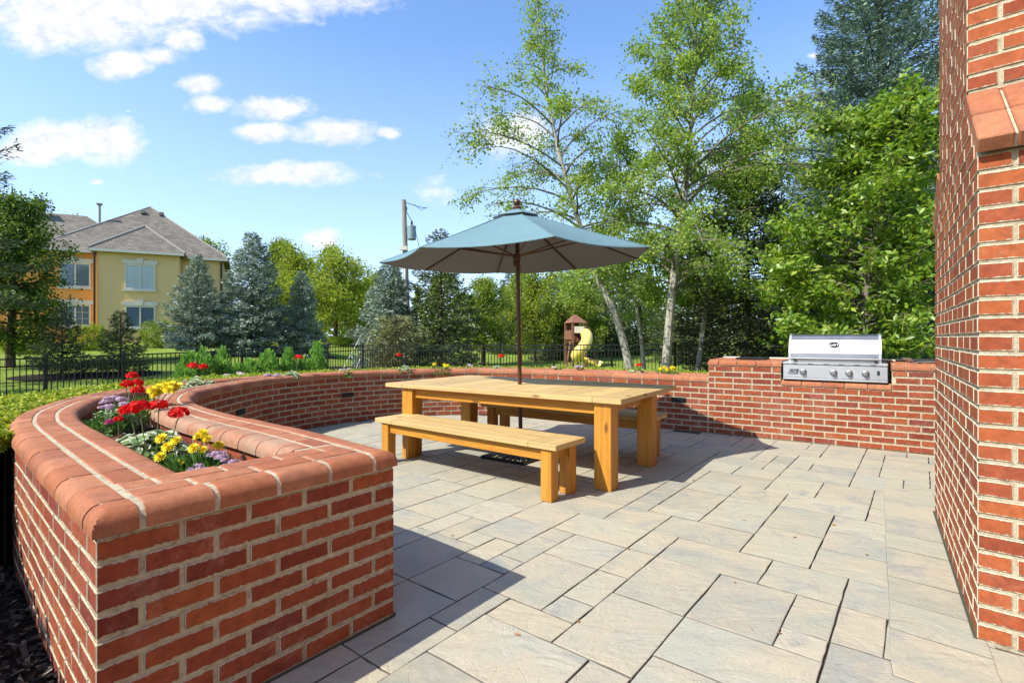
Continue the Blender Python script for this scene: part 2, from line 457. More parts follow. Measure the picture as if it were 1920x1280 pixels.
def capbrick(mb, M, a0, a1, b0, b1, z0, h, round_b0=False, round_b1=False, round_a0=False, round_a1=False, proud=0.012):
    """one coping brick, rounded on the chosen sides"""
    e = 0.004; dz = RD.uniform(-0.0015, 0.0015)
    arcs = [RB*(1-math.cos(math.radians(t))) for t in (0, 12, 26, 40, 55, 72, 90)]
    def samples(lo, hi, r0, r1, curved):
        s = []
        if r0: s += [lo+x for x in arcs]
        else: s += [lo, lo+e]
        if r1: s += [hi-x for x in reversed(arcs)]
        else: s += [hi-e, hi]
        s = sorted(set(round(x, 5) for x in s))
        if curved: s += [lerp(lo, hi, t) for t in (0.33, 0.66)]
        return sorted(s)
    As = samples(a0, a1, round_a0, round_a1, True); Bs = samples(b0, b1, round_b0, round_b1, False)
    def zt(a, b):
        dr = 0
        if round_b0: dr = max(dr, bull(b-b0))
        elif b-b0 < e*0.5: dr = max(dr, e)
        if round_b1: dr = max(dr, bull(b1-b))
        elif b1-b < e*0.5: dr = max(dr, e)
        if round_a0: dr = max(dr, bull(a-a0))
        elif a-a0 < e*0.5: dr = max(dr, e)
        if round_a1: dr = max(dr, bull(a1-a))
        elif a1-a < e*0.5: dr = max(dr, e)
        return z0+h+dz-min(dr, h-0.004)
    gridblock(mb, M, As, Bs, zt, z0+0.004)
def prism(mb, M, outline, z0, z1):
    """outline list of (a,b) pairs -> closed vertical prism"""
    n = len(outline); V = []
    for a, b in outline: x, y = M(a, b); V.append((x, y, z0))
    for a, b in outline: x, y = M(a, b); V.append((x, y, z1))
    F = [(k, (k+1) % n, n+(k+1) % n, n+k) for k in range(n)]
    F.append(tuple(range(n-1, -1, -1))); F.append(tuple(range(n, 2*n)))
    mb.add(V, F)
def ribbon(mb, M, a0, a1, b0, b1, z0, z1, n=90, w0=None):
    """solid strip following a path; b0/b1 numbers or functions of a"""
    f0 = b0 if callable(b0) else (lambda a: b0)
    f1 = b1 if callable(b1) else (lambda a: b1)
    V = []; F = []
    for i in range(n+1):
        a = lerp(a0, a1, i/n)
        for b, z in ((f0(a), z0), (f1(a), z0), (f1(a), z1), (f0(a), z1)):
            x, y = M(a, b); V.append((x, y, z))
    for i in range(n):
        o = i*4
        for k in range(4): F.append((o+k, o+(k+1) % 4, o+4+(k+1) % 4, o+4+k))
    F.append((0, 1, 2, 3)); F.append((n*4+3, n*4+2, n*4+1, n*4))
    mb.add(V, F)
def mortar_bull(mb, M, a0, a1, depth, z0, h, n=90, rec=0.006, off=0.0):
    prof = [(rec, 0.0), (rec, h-RB)]+[(rec+RB*(1-math.cos(math.radians(t))), h-RB+RB*math.sin(math.radians(t))-rec) for t in (20, 45, 70, 90)]+[(depth, h-rec), (depth, 0.0)]
    V = []; F = []; m = len(prof)
    for i in range(n+1):
        a = lerp(a0, a1, i/n)
        for b, z in prof:
            x, y = M(a, b+off); V.append((x, y, z0+max(0, z)))
    for i in range(n):
        for k in range(m): F.append((i*m+k, i*m+(k+1) % m, (i+1)*m+(k+1) % m, (i+1)*m+k))
    F.append(tuple(range(m))); F.append(tuple(n*m+k for k in range(m-1, -1, -1)))
    mb.add(V, F)
# ---------------------------------------------------------------- the curved planter wall
wall = thing('planter_wall', 'curved red brick planter wall with rounded coping, its square end nearest the camera', 'brick wall')
br = MB(); mo = MB(); cp = MB(); ci = MB(); mc = MB()
E0 = np.array([-1.19, 1.48]); E1 = np.array([-0.53, 2.32]); EL = float(np.linalg.norm(E1-E0))
ed_ = (E1-E0)/EL
nd_ = np.array([-0.755, 0.656])
def ME(a, b): return (E0[0]+ed_[0]*a+nd_[0]*b, E0[1]+ed_[1]*a+nd_[1]*b)
def ME1(a, b): return ME(EL-a, b)
def corner0(a, b): # a along the end face, b along the outer arm
    return ME(a, b)
rows = range(0, 9)
# end face: the corners turn with whole bricks, the run between is fitted to them
corner_rows(br, ME, rows, 0)
corner_rows(br, ME1, rows, 0)
for k in rows:
    c0 = PIT if k % 2 == 0 else PIT/2
    run = EL-2*c0; n = round(run/PIT); p = run/n
    for i in range(n):
        brick(br, ME, c0+i*p+JT, c0+(i+1)*p-JT, 0, 0.06, k*C+JT, (k+1)*C-JT)
LI_, LO_ = IN_P.L, OUT_P.L
JT = 0.0052
for P_, in ((OUT_P,), (IN_P,)):
    for k in rows:
        a = PIT/2 if k % 2 == 0 else PIT
        while a < P_.L-0.02:
            a2 = min(a+PIT, P_.L)
            brick(br, P_.M, a+JT, a2-JT, 0, 0.05, k*C+JT, (k+1)*C-JT)
            a = a2
def wout(a): return wid(a, LO_)
# mortar bodies of both arms and the end
ribbon(mo, OUT_P.M, 0.03, LO_, 0.0042, lambda a: wout(a)-0.02, -0.05, ZC+0.001, 140)
ribbon(mo, IN_P.M, 0.03, LI_, 0.0042, lambda a: wout(a)-0.02, -0.05, ZC+0.001, 140)
prism(mo, ME, [(0.004, 0.004), (EL-0.004, 0.004), (EL-0.004, 0.34), (0.004, 0.34)], -0.05, ZC-0.002)
# bricks on the planter side, under the inner coping
for P_ in (OUT_P, IN_P):
    MI = (lambda P: (lambda a, b: P.M(a, wout(a)-0.016-b)))(P_)
    face_rows(br, MI, 0.34, min(P_.L, 9.0), range(6, 9), depth=0.03)
MI2 = lambda a, b: ME(a, 0.322-b)
# coping
def arm(P_):
    L = P_.L
    n1 = lambda a: wout(a)/3.0
    a = 0.112
    i = 0
    while a < L-0.03:      # outer bullnose row
        a2 = min(a+PIT, L)
        w = n1((a+a2)/2)
        capbrick(cp, P_.M, a+0.0035, a2-0.0035, -0.012, w-0.011, ZC, C, round_b0=True)
        a = a2
    a = 0.335
    while a < L-0.03:      # middle row
        a2 = min(a+PIT*0.98, L); w = n1((a+a2)/2)
        capbrick(cp, P_.M, a+0.0058, a2-0.0058, w+0.005, 2*w-0.011, ZC, C)
        a = a2
    a = 0.335; d = 0.1
    while a < L-0.03:      # rounded row towards the flowers
        a2 = min(a+PIT*(0.5 if a < 0.4 else 1.0), L); w = n1((a+a2)/2)
        capbrick(ci if P_ is IN_P else cp, P_.M, a+0.004, a2-0.004, 2*w+0.006, 3*w+0.012, ZC, C, round_b1=True)
        a = a2
    ribbon(mc, P_.M, 0.105, L, 0.03, lambda a: wout(a)-0.03, ZC, ZT-0.0033, 140)
    mortar_bull(mc, P_.M, 0.10, L, 0.09, ZC, C-0.001, 140, rec=0.003, off=-0.012)
arm(OUT_P); arm(IN_P)
MM = lambda M: (lambda a, b: M(a, b))
capbrick(cp, ME, -0.012, 0.102, -0.012, 0.105, ZC, C, round_a0=True, round_b0=True)
capbrick(cp, ME1, -0.012, 0.102, -0.012, 0.105, ZC, C, round_a0=True, round_b0=True)
n = 4; p = (EL-0.224)/n
for i in range(n): capbrick(cp, ME, 0.112+i*p+0.0085, 0.112+(i+1)*p-0.0085, -0.012, 0.100, ZC, C, round_b0=True)
xs = [0.112, 0.30, 0.52, 0.74, EL-0.112]
for a, b in zip(xs[:-1], xs[1:]): capbrick(cp, ME, a+0.006, b-0.006, 0.112, 0.214, ZC, C)
xs = [0.112, 0.22, 0.44, 0.66, 0.86, EL-0.112]
for a, b in zip(xs[:-1], xs[1:]): capbrick(cp, ME, a+0.006, b-0.006, 0.224, 0.328, ZC, C)
mortar_bull(mc, ME, 0.09, EL-0.09, 0.1, ZC, C-0.001, 8, rec=0.0015, off=-0.012)
prism(mc, ME, [(0.06, 0.06), (EL-0.06, 0.06), (EL-0.06, 0.32), (0.06, 0.32)], ZC, ZT-0.0036)
br.build('brickwork', M_BRICK, wall); mo.build('mortar', M_MORTAR, wall)
cp.build('coping', M_CAP, wall, 'angle'); ci.build('inner_coping', M_CAPIN, wall, 'angle'); mc.build('coping_mortar', M_MORTARC, wall)
# louvred step lights set in the wall
def step_light(P_M, a, z, parent):
    f = MB(); h = MB()
    def M(x, y, zz): q = P_M(a+x, y); return (q[0], q[1], z+zz)
    box(h, -0.10, 0.10, -0.006, 0.02, -0.034, 0.034, M, bev=0.003)
    for i in range(4): box(f, -0.085, 0.085, -0.014, -0.006, -0.025+i*0.014, -0.018+i*0.014, M)
    o = h.build('step_light', M_BLACK, parent); f.build('louvre', M_FENCE, o)
def s_of_px(P_, px, far=True):
    best = None
    for a in np.arange(2.6, P_.L, 0.02):
        x, y = P_.at(a); q = 960+FPX*x/y
        if abs(q-px) < 3: best = a
    return best
for px in (450, 650):
    step_light(IN_P.M, s_of_px(IN_P, px), 5.5*C if px == 450 else 5.5*C, wall)
step_light(IN_P.M, IN_P.L-0.38, 5.5*C, wall)
# ---------------------------------------------------------------- grill counter
cnt = thing('grill_counter', 'straight red brick counter with a notch for the grill, beside the chimney', 'brick counter')
br = MB(); mo = MB(); cp = MB(); mc = MB()
face_rows(br, gl, T_C0, T_END, range(0, 9), phase=0)
face_rows(br, gl, T_C0, T_N0, range(9, 12), phase=1)
face_rows(br, gl, T_N1, T_END, range(9, 12), phase=1)
ribbon(mo, gl, T_C0+0.001, T_END, 0.0045, 0.86, -0.05, ZC, 2)
ribbon(mo, gl, T_C0+0.006, T_N0-0.004, 0.0045, 0.855, ZC, 12*C, 2)
ribbon(mo, gl, T_N1+0.004, T_END, 0.0045, 0.855, ZC, 12*C, 2)
# return faces of the raised piers
for t0, sg in ((T_C0, 1), (T_N0, -1), (T_N1, 1)):
    Mr = (lambda t0, sg: (lambda a, b: gl(t0+sg*b, a+0.06)))(t0, sg)
    face_rows(br, Mr, 0.0, 0.8, range(9, 12), phase=1, depth=0.03)
cps = [MB(), MB(), MB()]
def caprun(ts, b0, b1, z0, rb0=True, ra0=False, ra1=False):
    cp = cps[0] if ts[-1] < T_N0+0.05 else (cps[1] if ts[0] > T_N1-0.05 else cps[2])
    for i, (a, b) in enumerate(zip(ts[:-1], ts[1:])):
        capbrick(cp, gl, a+0.005, b-0.005, b0, b1, z0, C, round_b0=rb0, round_a0=ra0 and i == 0, round_a1=ra1 and i == len(ts)-2)
w = T_N0-T_C0
caprun([T_C0-0.01, T_C0+0.13]+[T_C0+0.13+i*PIT for i in (1, 2)]+[T_N0-0.11, T_N0+0.008], -0.012, 0.10, 12*C, True, True, True)
caprun([T_N1-0.008, T_N1+0.12, T_N1+0.34, T_N1+0.56, T_N1+0.78, T_END], -0.012, 0.10, 12*C, True, True, False)
caprun([T_N0]+[T_N0+i*(T_N1-T_N0)/5 for i in range(1, 5)]+[T_N1], -0.012, 0.10, ZC)
for lo, hi in ((T_C0-0.006, T_N0+0.006), (T_N1-0.006, T_END)):
    for j in range(1, 8):
        t = lo; 
        b0 = 0.104+(j-1)*0.108
        ts = [lo]+[lo+0.11+(0.05 if j % 2 else 0)+i*PIT for i in range(8) if lo+0.11+i*PIT < hi-0.12]+[hi]
        caprun(ts, b0+0.005, b0+0.102, 12*C, False)
    ribbon(mc, gl, lo+0.02, hi-0.02, 0.03, 0.84, 12*C, 13*C-0.0045, 2)
    mortar_bull(mc, gl, lo+0.015, hi-0.008, 0.09, 12*C, C-0.001, 2)
mortar_bull(mc, gl, T_N0, T_N1, 0.12, ZC, C-0.001, 2)
br.build('brickwork', M_BRICK, cnt); mo.build('mortar', M_MORTAR, cnt); [c.build('coping', M_CAP, cnt, 'angle') for c in cps]; mc.build('coping_mortar', M_MORTARC, cnt)
# ---------------------------------------------------------------- chimney of the house, right
JT = 0.0063
CN = np.array([1.914, 2.127]); CL = np.array([3.012, 3.684]); clen = float(np.linalg.norm(CL-CN))
va = (CL-CN)/clen; rb = np.array([0.738, -0.675])
def MC(a, b): return (CN[0]+va[0]*a+rb[0]*b, CN[1]+va[1]*a+rb[1]*b)
chim = thing('brick_chimney', 'wide orange red brick chimney stack with a sloped shoulder, right edge of the patio', 'chimney')
br = MB(); mo = MB(); sc_ = MB()
BW, SB, KS, KT = 1.45, 0.30, 27, 31
ZS, ZU = KS*C, KT*C
corner_rows(br, MC, range(0, KS), 0)
MCf = lambda a, b: MC(clen-a, b)
def rowfill(M, lo, hi, k, depth=0.05):
    n_ = max(1, round((hi-lo)/PIT)); p_ = (hi-lo)/n_
    for i in range(n_): brick(br, M, lo+i*p_+JT, lo+(i+1)*p_-JT, 0, depth, k*C+JT, (k+1)*C-JT)
MR = lambda a, b: MC(b, a)           # front (right-hand) face: runs along rb
for k in range(0, KS):
    e = 0 if k % 2 == 0 else 1
    rowfill(MC, PIT if e == 0 else PIT/2, clen, k)
    a = PIT/2 if e == 0 else PIT
    while a < BW: brick(br, MR, a+JT, min(a+PIT, BW)-JT, 0, 0.05, k*C+JT, (k+1)*C-JT); a += PIT
for k in range(KS, KT):
    f = (k-KS+1)/(KT-KS)*SB
    rowfill(MC, f+0.01, clen-f-0.01, k)
MCu = lambda a, b: MC(a+SB, b)
MRu = lambda a, b: MC(SB+b, a)
corner_rows(br, MCu, range(KT-1, 66), 0)
for k in range(KT-1, 66):
    rowfill(MCu, PIT if k % 2 == 0 else PIT/2, clen-2*SB, k)
    a = PIT/2 if k % 2 == 0 else PIT
    while a < BW: brick(br, MRu, a+JT, min(a+PIT, BW)-JT, 0, 0.05, k*C+JT, (k+1)*C-JT); a += PIT
def poly_prism(mb, prof, b0, b1):
    """prof = (a,z) outline, swept along b"""
    n_ = len(prof); V = []
    for b in (b0, b1):
        for a, z in prof: x, y = MC(a, b); V.append((x, y, z))
    F = [(k, (k+1) % n_, n_+(k+1) % n_, n_+k) for k in range(n_)]+[tuple(range(n_-1, -1, -1)), tuple(range(n_, 2*n_))]
    mb.add(V, F)
poly_prism(mo, [(0.006, -0.05), (clen-0.006, -0.05), (clen-0.006, ZS), (clen-SB-0.006, ZU), (clen-SB-0.006, 66*C), (SB+0.006, 66*C), (SB+0.006, ZU), (0.006, ZS)], 0.006, BW)
# sloped shoulder bricks, laid down the slope in two courses
sl = math.hypot(SB+0.03, ZU-ZS); ux, uz = (SB+0.03)/sl, (ZU-ZS)/sl
for side in (0, 1):
    sc_ = MB()
    b = -0.012; i = 0
    while b < BW:
        wv = 0.118
        for s0, s1 in ((-0.005, sl*0.5-0.004), (sl*0.5+0.004, sl+0.01)):
            def MS(s, bb, t):
                a = -0.03+ux*s-uz*t; z = ZS+uz*s+ux*t
                if side: a = clen-a
                x, y = MC(a, bb); return (x, y, z)
            V0 = MB()
            box(sc_, s0+RD.uniform(-.002, .002), s1, b+0.004, b+wv-0.005, 0.0, 0.066+RD.uniform(-.002, .002), MS, bev=0.006)
        b += wv+0.002; i += 1
    pr = []
    for s, t in ((0.0, 0.0), (0.0, 0.055), (sl, 0.055), (sl, 0.0)):
        a = -0.026+ux*s-uz*t; pr.append((clen-a if side else a, ZS+uz*s+ux*t))
    if side: pr.reverse()
    poly_prism(mo, pr, -0.002, BW)
    sc_.build('shoulder', M_CAP, chim)
br.build('brickwork', M_BRICKO, chim); mo.build('mortar', M_MORTAR, chim)
# the house wall the chimney stands against (mostly hidden by it)
hw = MB()
def MH(x, y, z): p = MC(x, y); return (p[0], p[1], z)
box(hw, -4.0, 6.5, BW, BW+0.3, -0.1, 6.2, MH, grain=0)
m, nt, out = newmat('house_brick')
uvs = N(nt, 'TexCoord').outputs['UV']
bt = N(nt, 'TexBrick', {'Vector': uvs, 'Color1': (0.5, 0.14, 0.055, 1), 'Color2': (0.40, 0.09, 0.04, 1), 'Mortar': (0.62, 0.54, 0.38, 1), 'Scale': 1.0, 'Mortar Size': 0.006, 'Brick Width': 0.222, 'Row Height': 0.0738})
finish(nt, out, bt.outputs[0], 0.9, bt.outputs['Fac'], -0.5, 0.004)
o = hw.build('house_wall', m); tag(o, 'red brick house wall the chimney stack stands against, at the right edge', 'house wall')
# ---------------------------------------------------------------- ground
def ter(x, y):
    zl = lerp(-0.42, 1.02, min(1, max(0, (y-11)/22.0)))
    zr = lerp(-0.25, 1.25, smooth(27, 58, y))
    t = smooth(-14, -4, x)
    z = lerp(zl, zr, t)
    r = math.hypot(x-0.3, y-4.2)
    return lerp(-0.03, z, smooth(5.2, 9.5, r)) if y < 14 else z
V = []; F = []
xs = sorted(set([-400, -250, -150, -100, -75]+[round(-60+i*1.5, 2) for i in range(81)]+[75, 100, 150, 250, 400]))
ys = sorted(set([-60, -30, -15, -8, -4, -2]+[i*1.0 for i in range(0, 70)]+[75, 85, 100, 140, 220, 400]))
for x in xs:
    for y in ys: V.append((x, y, ter(x, y)))
ny = len(ys)
for i in range(len(xs)-1):
    for j in range(ny-1): F.append((i*ny+j, (i+1)*ny+j, (i+1)*ny+j+1, i*ny+j+1))
m, nt, out = newmat('lawn_grass')
ob = N(nt, 'TexCoord').outputs['Object']
c = ramp(nt, noise(nt, ob, 0.35, 6, 0.65), [(0.3, (0.16, 0.23, 0.03)), (0.55, (0.24, 0.32, 0.045)), (0.75, (0.32, 0.38, 0.06))])
g2 = noise(nt, ob, 26, 5, 0.8)
c = mix(nt, 1.0, c, ramp(nt, g2, [(0.3, 0.6), (0.7, 1.3)]), 'MULTIPLY')
finish(nt, out, c, 0.9, noise(nt, ob, 60, 4, 0.8), 1.0, 0.05, spec=0.15)
lawn = npmesh('lawn', V, F, m, sm=True); tag(lawn, kind='structure')
# mulch bed outside the wall and soil inside it
m, nt, out = newmat('dark_mulch')
ob = N(nt, 'TexCoord').outputs['Object']
c = ramp(nt, noise(nt, ob, 38, 6, 0.8), [(0.3, (0.012, 0.009, 0.007)), (0.6, (0.045, 0.035, 0.028)), (0.8, (0.10, 0.08, 0.065))])
finish(nt, out, c, 0.95, noise(nt, ob, 55, 6, 0.85), 1.0, 0.03, spec=0.1)
M_MULCH = m
bed = MB()
ribbon(bed, OUT_P.M, -1.6, LO_, lambda a: -1.45, 0.03, -0.2, 0.012, 120)
tag(bed.build('mulch_bed', M_MULCH), kind='structure')
soil = MB()
V = []; F = []
nS = 160
for i in range(nS+1):
    t = i/nS
    p = OUT_P.M(0.25+t*(LO_-0.25), 0.28 if t < 0.3 else 0.2); q = IN_P.M(0.25+t*(LI_-0.25), 0.28 if t < 0.3 else 0.2)
    for j in range(5):
        u = j/4; V.append((lerp(p[0], q[0], u), lerp(p[1], q[1], u), 0.585+0.012*math.sin(i*1.3+j*2)+0.01*RD.random()))
for i in range(nS):
    for j in range(4): F.append((i*5+j, (i+1)*5+j, (i+1)*5+j+1, i*5+j+1))
o = npmesh('planter_soil', V, F, M_MULCH); tag(o, kind='structure')
def chips(name, pts, size, mat):
    n_ = len(pts); P = np.array(pts)
    D = NR.normal(size=(n_, 3)); D[:, 2] *= 0.35; D /= np.linalg.norm(D, axis=1)[:, None]
    S = np.cross(D, NR.normal(size=(n_, 3))*[0.3, 0.3, 1]+[0, 0, 0.5]); S /= np.linalg.norm(S, axis=1)[:, None]
    L = NR.uniform(0.4, 1, (n_, 1))*size; W = L*NR.uniform(0.2, 0.5, (n_, 1))
    Q = np.stack([P-D*L-S*W, P+D*L-S*W*0.6, P+D*L*0.9+S*W, P-D*L+S*W*0.7], 1).reshape(-1, 3)
    return npmesh(name, Q, np.arange(n_*4).reshape(-1, 4), mat)
m, nt, out = newmat('bark_chips')
isl = N(nt, 'NewGeometry').outputs['Random Per Island']
finish(nt, out, ramp(nt, isl, [(0, (0.012, 0.009, 0.007)), (0.6, (0.03, 0.022, 0.017)), (0.88, (0.07, 0.055, 0.04)), (1, (0.24, 0.2, 0.16))]), 0.9)
M_CHIP = m
pts = []
for _ in range(9000):
    a = RD.uniform(-1.2, 3.6); x, y = OUT_P.M(a, -RD.uniform(0.0, 1.4)**1.0); pts.append((x, y, 0.02+RD.random()*0.015))
tag(chips('mulch_chips', pts, 0.028, M_CHIP), 'dark bark chips lying on the bed outside the left wall', 'mulch', kind='stuff')
pts = []
for _ in range(7000):
    t = RD.random()**1.5; u = RD.random()
    p = OUT_P.M(0.3+t*(LO_-0.3), 0.26); q = IN_P.M(0.3+t*(LI_-0.3), 0.26)
    pts.append((lerp(p[0], q[0], u), lerp(p[1], q[1], u), 0.605+RD.random()*0.012))
tag(chips('soil_chips', pts, 0.017, M_CHIP), 'dark crumbly mulch between the flowers in the planter', 'mulch', kind='stuff')
# ---------------------------------------------------------------- patio of stone pavers
m, nt, out = newmat('stone_paver')
ob = N(nt, 'TexCoord').outputs['Object']; isl = N(nt, 'NewGeometry').outputs['Random Per Island']
c = ramp(nt, isl, [(0.0, (0.27, 0.275, 0.225)), (0.2, (0.355, 0.345, 0.265)), (0.4, (0.385, 0.37, 0.275)), (0.5, (0.30, 0.305, 0.25)), (0.65, (0.385, 0.35, 0.25)), (0.8, (0.275, 0.285, 0.245)), (1.0, (0.395, 0.382, 0.295))])
off = N(nt, 'CombineXYZ', {0: mth(nt, 'MULTIPLY', isl, 37.0), 1: mth(nt, 'MULTIPLY', isl, 71.0), 2: 0.0}).outputs[0]
v2 = N(nt, 'VectorMath', {0: ob, 1: off}, operation='ADD').outputs[0]
cl = noise(nt, v2, 2.4, 4, 0.6, 0.8)
c = mix(nt, ramp(nt, cl, [(0.38, 0.0), (0.62, 0.75)]), c, (0.435, 0.37, 0.26))
cl2 = noise(nt, v2, 3.0, 4, 0.6, 1.2)
c = mix(nt, ramp(nt, cl2, [(0.56, 0.0), (0.72, 0.65)]), c, (0.24, 0.25, 0.245))
fine = noise(nt, v2, 60, 5, 0.75)
c = mix(nt, 1.0, c, ramp(nt, fine, [(0.25, 0.86), (0.75, 1.1)]), 'MULTIPLY')
slate = noise(nt, mapping(nt, v2, (3.2, 6.0, 5.0)), 1.0, 7, 0.55, 1.6)
vein = ramp(nt, mth(nt, 'ABSOLUTE', mth(nt, 'SUBTRACT', noise(nt, v2, 3.2, 4, 0.55, 1.0), 0.5)), [(0.0, 0.0), (0.02, 1.0)])
h = mth(nt, 'ADD', mth(nt, 'MULTIPLY', slate, 1.0), mth(nt, 'MULTIPLY', fine, 0.12))
h = mth(nt, 'ADD', h, mth(nt, 'MULTIPLY', vein, 0.07))
finish(nt, out, c, mth(nt, 'MULTIPLY_ADD', slate, 0.3, 0.5), h, 0.85, 0.016, spec=0.3)
M_PAVER = m
M_PAVERB = simple('grey_border_paver', (0.34, 0.33, 0.29), 0.7, var=0.2, nscale=3.5, bstr=0.3)
M_JOINT = simple('joint_sand', (0.06, 0.05, 0.035), 0.95, var=0.4, nscale=30, bstr=0.5)
vd = np.array([0.62, 0.785]); ud = np.array([0.785, -0.62])
PO = np.array([0.3, 2.0])
inp = IN_P.p[::4]; oup = OUT_P.p[::4]
def inpoly(x, y, poly):
    c_ = False; n_ = len(poly); j = n_-1
    for i in range(n_):
        xi, yi = poly[i]; xj, yj = poly[j]
        if ((yi > y) != (yj > y)) and (x < (xj-xi)*(y-yi)/(yj-yi)+xi): c_ = not c_
        j = i
    return c_
mid = [IN_P.M(a, 0.12) for a in np.arange(0, LI_, 0.1)]
patio_poly = [(float(x), float(y)) for x, y in mid]+[gl(2.5, 0.2), gl(5.1, 0.2), MC(5, 1.5), MC(-4, 1.5), (3.0, -3.0), (-2.6, -3.0), (-1.25, 1.35), ME(0.0, 0.1), ME(EL-0.1, 0.1)]
g = 0.178
occ = {}
pav = MB()
sizes = [(2, 2), (3, 2), (2, 3), (2, 1), (1, 2), (1, 1)]
wts = [7, 6, 5, 3, 3, 1]
def freeat(i, j, w, h): return all((i+a, j+b) not in occ for a in range(w) for b in range(h))
bord = 0.30
RP = random.Random(5)
cells = []
I0, I1, J0, J1 = -60, 45, -40, 60
for j in range(J0, J1):
    for i in range(I0, I1):
        if (i, j) in occ: continue
        op = [(s, w_) for s, w_ in zip(sizes, wts) if w_ and freeat(i, j, *s)]
        if op:
            s = RP.choices([o_[0] for o_ in op], [o_[1] for o_ in op])[0]
        else:
            s = (2, 1) if freeat(i, j, 2, 1) else ((1, 2) if freeat(i, j, 1, 2) else (1, 1))
        for a in range(s[0]):
            for b in range(s[1]): occ[(i+a, j+b)] = 1
        cells.append((i, j, s[0], s[1]))
def chim_ab(x, y):
    d = np.array([x, y])-CN
    det = va[0]*rb[1]-va[1]*rb[0]
    return ((d[0]*rb[1]-d[1]*rb[0])/det, (va[0]*d[1]-va[1]*d[0])/det)
def paver(mb, M, x0, x1, y0, y1, z):
    # slab with a softly rounded rim and slightly wandering edges
    J = lambda: RD.uniform(-0.0025, 0.0025)
    n_ = 4; rim = []
    for (ax, ay), (bx, by) in (((x0, y0), (x1, y0)), ((x1, y0), (x1, y1)), ((x1, y1), (x0, y1)), ((x0, y1), (x0, y0))):
        for k in range(n_): t = k/n_; rim.append((lerp(ax, bx, t)+J(), lerp(ay, by, t)+J()))
    cx, cy = (x0+x1)/2, (y0+y1)/2; V = []
    tz = [RD.uniform(-0.0012, 0.0012) for _ in range(2)]
    zz = lambda x, y: z+tz[0]*(x-cx)/0.3+tz[1]*(y-cy)/0.3
    def ins(p, e): return (p[0]+(e if p[0] < cx-0.02 else -e if p[0] > cx+0.02 else 0)*(1 if abs(abs(p[0]-cx)-(x1-x0)/2) < 0.01 else 0), p[1]+(e if p[1] < cy else -e)*(1 if abs(abs(p[1]-cy)-(y1-y0)/2) < 0.01 else 0))
    N_ = len(rim)
    for p in rim: V.append((*p, z-0.03))
    for p in rim: V.append((*p, zz(*p)-0.004))
    for p in rim: q = ins(p, 0.0022); V.append((*q, zz(*q)-0.0012))
    for p in rim: q = ins(p, 0.006); V.append((*q, zz(*q)))
    F = []
    for r in range(3):
        for k in range(N_): F.append((r*N_+k, r*N_+(k+1) % N_, (r+1)*N_+(k+1) % N_, (r+1)*N_+k))
    W_ = [(*M(p[0], p[1]), p[2]) for p in V]
    o_ = len(mb.f); mb.add(W_, F+[tuple(3*N_+k for k in range(N_))])
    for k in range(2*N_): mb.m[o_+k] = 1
MP = lambda x, y: (PO[0]+ud[0]*x+vd[0]*y, PO[1]+ud[1]*x+vd[1]*y)
gj = 0.0022
for i, j, w_, h_ in cells:
    x0, x1, y0, y1 = i*g, (i+w_)*g, j*g, (j+h_)*g
    c_ = MP((x0+x1)/2, (y0+y1)/2)
    if not (-3.6 < c_[0] < 6 and -2.5 < c_[1] < 9): continue
    if not inpoly(c_[0], c_[1], patio_poly): continue
    a_, b_ = chim_ab(*c_)
    cb_ = [chim_ab(*MP(x, y)) for x in (x0, x1) for y in (y0, y1)]
    if all(k[1] > -bord+0.005 and -0.25 < k[0] < clen+0.4 for k in cb_): continue
    paver(pav, MP, x0+gj, x1-gj, y0+gj, y1-gj, 0.0+RD.uniform(-0.0012, 0.0012))
M_RIM = simple('darkened_grimy_paver_edge', (0.13, 0.115, 0.09), 0.95, var=0.5, nscale=40, bstr=0.4)  # edge grime, darkened in the colour to offset the sunlit rims
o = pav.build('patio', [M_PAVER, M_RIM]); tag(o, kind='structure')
bo = MB()
a = -0.52
while a < clen+0.4:
    l_ = RD.choice((0.30, 0.45, 0.38))
    paver(bo, MC, a+0.004, a+l_-0.004, -bord+0.004, 0.03, 0.0035); a += l_
b = -0.3
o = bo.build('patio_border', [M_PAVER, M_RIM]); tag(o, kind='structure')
jb = MB()
jb.add([(*p, -0.011) for p in patio_poly], [tuple(range(len(patio_poly)))])
o = jb.build('paver_bedding', M_JOINT); tag(o, kind='structure')
sm = MB()
ribbon(sm, IN_P.M, 0.0, LI_, -0.013, 0.0, -0.01, 0.0025, 140)
ribbon(sm, gl, T_C0, T_END, -0.012, 0.0, -0.01, 0.0025, 2)
ribbon(sm, ME, 0.0, EL, -0.014, 0.0, -0.01, 0.003, 2)
ribbon(sm, MC, 0.0, clen, -0.012, 0.0, -0.01, 0.009, 2)
o = sm.build('dirt_seam', simple('mossy_dirt', (0.06, 0.058, 0.03), 0.95, var=0.6, nscale=18, bstr=0.6)); tag(o, kind='structure')
